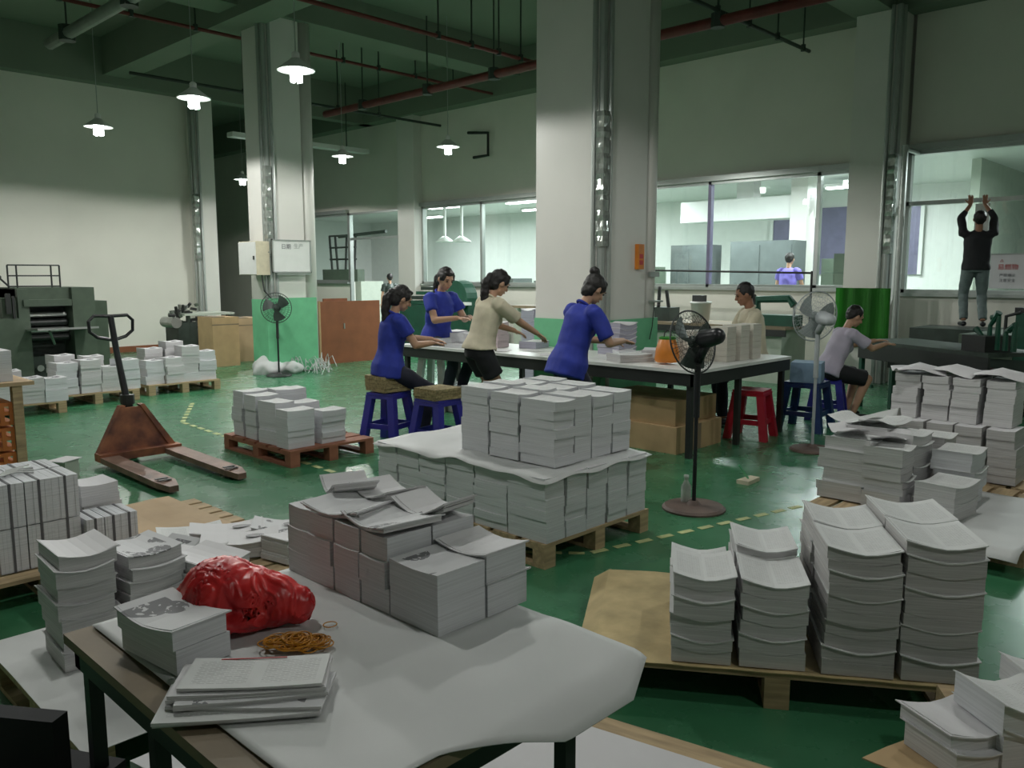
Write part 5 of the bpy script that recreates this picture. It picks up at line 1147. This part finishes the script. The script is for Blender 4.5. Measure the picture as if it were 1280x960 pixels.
t = thing('white_bucket', 'white bucket with dark tools standing on the bench behind the man', 'bucket', (11.55, 6.95, .842)); MB().lathe((0, 0, 0), [(.13, 0), (.16, .30), (.17, .30), (.17, .33)], 18).build('bucket_body', 'white', t, smooth=True); MB().box((0, .03, .38), (.1, .2, .1)).build('contents', 'dark', t)
o = MB().bb(9.6, 9.9, 6.9, 7.15, 0, 1.38).build('dark_cabinet', 'machine'); tag(o, 'dark green-grey cabinet edge just right of the central pillar', 'cabinet')
t = thing('rail_stand', 'thin dark rail on posts running in front of the right window', 'rail', (12.2, 6.6, 0))
r_(MB().tube([(12.2, 5.45, 1.62), (12.2, 8.9, 1.68)], .018, 6), 'rail', 'dark')
for y in (5.45, 8.9): r_(MB().tube([(12.2, y, .84), (12.2, y, 1.65)], .018, 6), 'post', 'dark')
# ---- beyond the glass
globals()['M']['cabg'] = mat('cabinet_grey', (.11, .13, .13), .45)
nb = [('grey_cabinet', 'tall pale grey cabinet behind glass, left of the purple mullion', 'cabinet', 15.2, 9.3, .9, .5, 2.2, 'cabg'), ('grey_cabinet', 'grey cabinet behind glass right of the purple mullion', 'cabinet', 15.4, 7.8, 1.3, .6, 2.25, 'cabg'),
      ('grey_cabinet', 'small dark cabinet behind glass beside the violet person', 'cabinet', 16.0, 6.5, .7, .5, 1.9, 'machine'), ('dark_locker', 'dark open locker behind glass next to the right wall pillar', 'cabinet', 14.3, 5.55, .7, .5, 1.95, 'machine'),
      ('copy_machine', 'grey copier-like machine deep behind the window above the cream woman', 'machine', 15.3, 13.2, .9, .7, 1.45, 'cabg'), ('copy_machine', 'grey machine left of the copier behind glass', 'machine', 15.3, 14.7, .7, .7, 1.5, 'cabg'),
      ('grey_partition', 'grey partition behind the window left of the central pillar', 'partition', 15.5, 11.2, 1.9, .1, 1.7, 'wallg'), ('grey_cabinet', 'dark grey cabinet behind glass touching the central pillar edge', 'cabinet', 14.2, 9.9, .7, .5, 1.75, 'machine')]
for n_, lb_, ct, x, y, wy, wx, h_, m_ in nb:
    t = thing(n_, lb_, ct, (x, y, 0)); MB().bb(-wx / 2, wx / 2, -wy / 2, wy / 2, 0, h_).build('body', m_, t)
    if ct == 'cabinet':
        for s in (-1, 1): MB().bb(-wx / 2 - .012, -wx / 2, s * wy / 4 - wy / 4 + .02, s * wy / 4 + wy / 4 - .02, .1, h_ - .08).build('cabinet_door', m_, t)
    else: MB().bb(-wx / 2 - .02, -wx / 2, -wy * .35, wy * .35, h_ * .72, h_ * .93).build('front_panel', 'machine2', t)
t = thing('scaffold_machine', 'steel frame tower on a cluttered machine behind the far left window', 'machine', (14.6, 20.0, 0)); sm_ = t
r_(MB().bb(14.4, 15.2, 19.0, 21.0, 0, 1.4), 'machine_base', 'wallg'); r_(MB().bb(14.35, 14.6, 19.1, 20.9, 1.4, 1.75), 'works', 'machine')
for y in (19.35, 19.8, 20.4, 20.7): r_(MB().tube([(14.5, y + (.1 if y < 20 else -.1), 1.7), (14.5, y, 2.75)], .035, 6), 'post', 'dark')
for z in (2.05, 2.4, 2.75): r_(MB().tube([(14.5, 19.35, z), (14.5, 20.7, z)], .03, 6), 'beam', 'dark')
r_(MB().tube([(14.5, 20.2, 2.72), (14.5, 17.9, 2.80)], .05, 6), 'boom', 'machine2'); sm_.location.y += AX(428, 320, 14.5).y - 20.05
for k, (px, py) in enumerate(((556, 302), (577, 302))):
    p = AX(px, py, 14.3); t = thing('hanging_lamp', ['left of two small white cone lamps behind the window', 'right of two small white cone lamps behind the window'][k], 'lamp', p)
    MB().lathe((0, 0, 0), [(.05, .14), (.25, 0), (.24, -.01), (.05, .12)], 18).build('lamp_shade', 'white', t, smooth=True); MB().tube([(0, 0, .1), (0, 0, 3.6 - p.z)], .04, 8).build('stem', 'white', t)
t = thing('air_duct', 'large white box duct behind the glass right of the purple mullion', 'duct', (16.6, 9.0, 2.75)); MB().bb(-.3, .3, -1.6, 1.4, 0, .45).build('duct_box', 'white', t); MB().bb(-.15, .15, -.3, .1, .45, .85).build('riser', 'white', t)
t = thing('outer_window', 'dark grey-violet outer window deep behind the right glass', 'window', (19.93, 8.2, 1.6))
MB().bb(0, .04, -1.8, 1.8, 0, 1.6).build('dark_pane', 'dframe', t)
for y in (-1.8, -.6, .6, 1.8): MB().bb(-.04, 0, y - .04, y + .04, 0, 1.6).build('window_bar', 'white', t)
t = thing('outer_window', 'narrow violet outer window behind the man in black', 'window', (19.93, 3.3, 1.3)); MB().bb(0, .04, -.6, .6, 0, 2.0).build('dark_pane', 'dframe', t); MB().bb(-.04, 0, -.64, .64, 1.2, 1.28).build('window_bar', 'white', t)
t = thing('side_table', 'pale wooden table at the left picture edge over an orange crate', 'table', (1.5, 7.4, 0))
r_(MB().bb(.6, 2.05, 7.25, 8.1, .73, .76), 'table_top', 'osb'); 
for x, y in ((1.93, 7.3), (1.93, 8.0), (.7, 7.3), (.7, 8.0)): r_(MB().bb(x - .035, x + .035, y - .035, y + .035, 0, .73), 'leg', 'wood')
t = thing('orange_crate', 'stacked orange slatted plastic crate under the table at left edge', 'crate', (1.62, 7.5, 0))
for k in range(3):
    z = .02 + .2 * k
    for zz in (z, z + .08, z + .15): MB().bb(-.28, .28, -.2, .2, zz, zz + .03).build('crate_band', 'ocrate', t)
    for q in range(9): MB().bb(-.27 + .065 * q, -.24 + .065 * q, -.205, -.195, z, z + .17).build('slat', 'ocrate', t)
for k, (x, y, z, h_, nm) in enumerate(((1.72, 7.5, .761, .24, 'larger white paper block on the table at the left edge'), (1.62, 7.6, 1.004, .12, 'smaller white paper block topmost at the left edge'))):
    o = link('paper_block', bundle_mesh(.42 - .12 * k, .3, h_, 'plain', .003, .002, k, True, 5, 'edge2'), None, (x, y, z)); tag(o, nm, 'paper block')
o = MB().box((0, 0, .08), (.14, .14, .16)).build('small_carton', 'wallg', loc=(2.12, 6.9, 0), rz=.5); tag(o, 'small grey carton beside the leg of the left table', 'carton'); MB().box((0, 0, .165), (.2, .16, .006)).build('leaf', 'plain', o)
# dark chair shapes at the bottom left corner
t = thing('office_chair', 'dark chair back cut off by the bottom left corner', 'chair', tuple(G(22, 905, .60).xy) + (0,))
MB().box((0, 0, .42), (.30, .30, .06), .5).build('seat', 'blackc', t); MB().tube([(0, 0, 0), (0, 0, .40)], .03, 8).build('post', 'dark', t); MB().box((.02, .02, .52), (.05, .18, .18), .6).build('backrest', 'blackc', t)
for k in range(5): MB().tube([(0, 0, .08), (.24 * math.cos(k * 1.256), .24 * math.sin(k * 1.256), .03)], .02, 6).build('base_arm', 'dark', t)

o = HID.build('paper_bundles', 'edge2'); tag(o, 'paper bundles hidden low inside the stacks and blocks', 'paper bundles', kind='stuff')
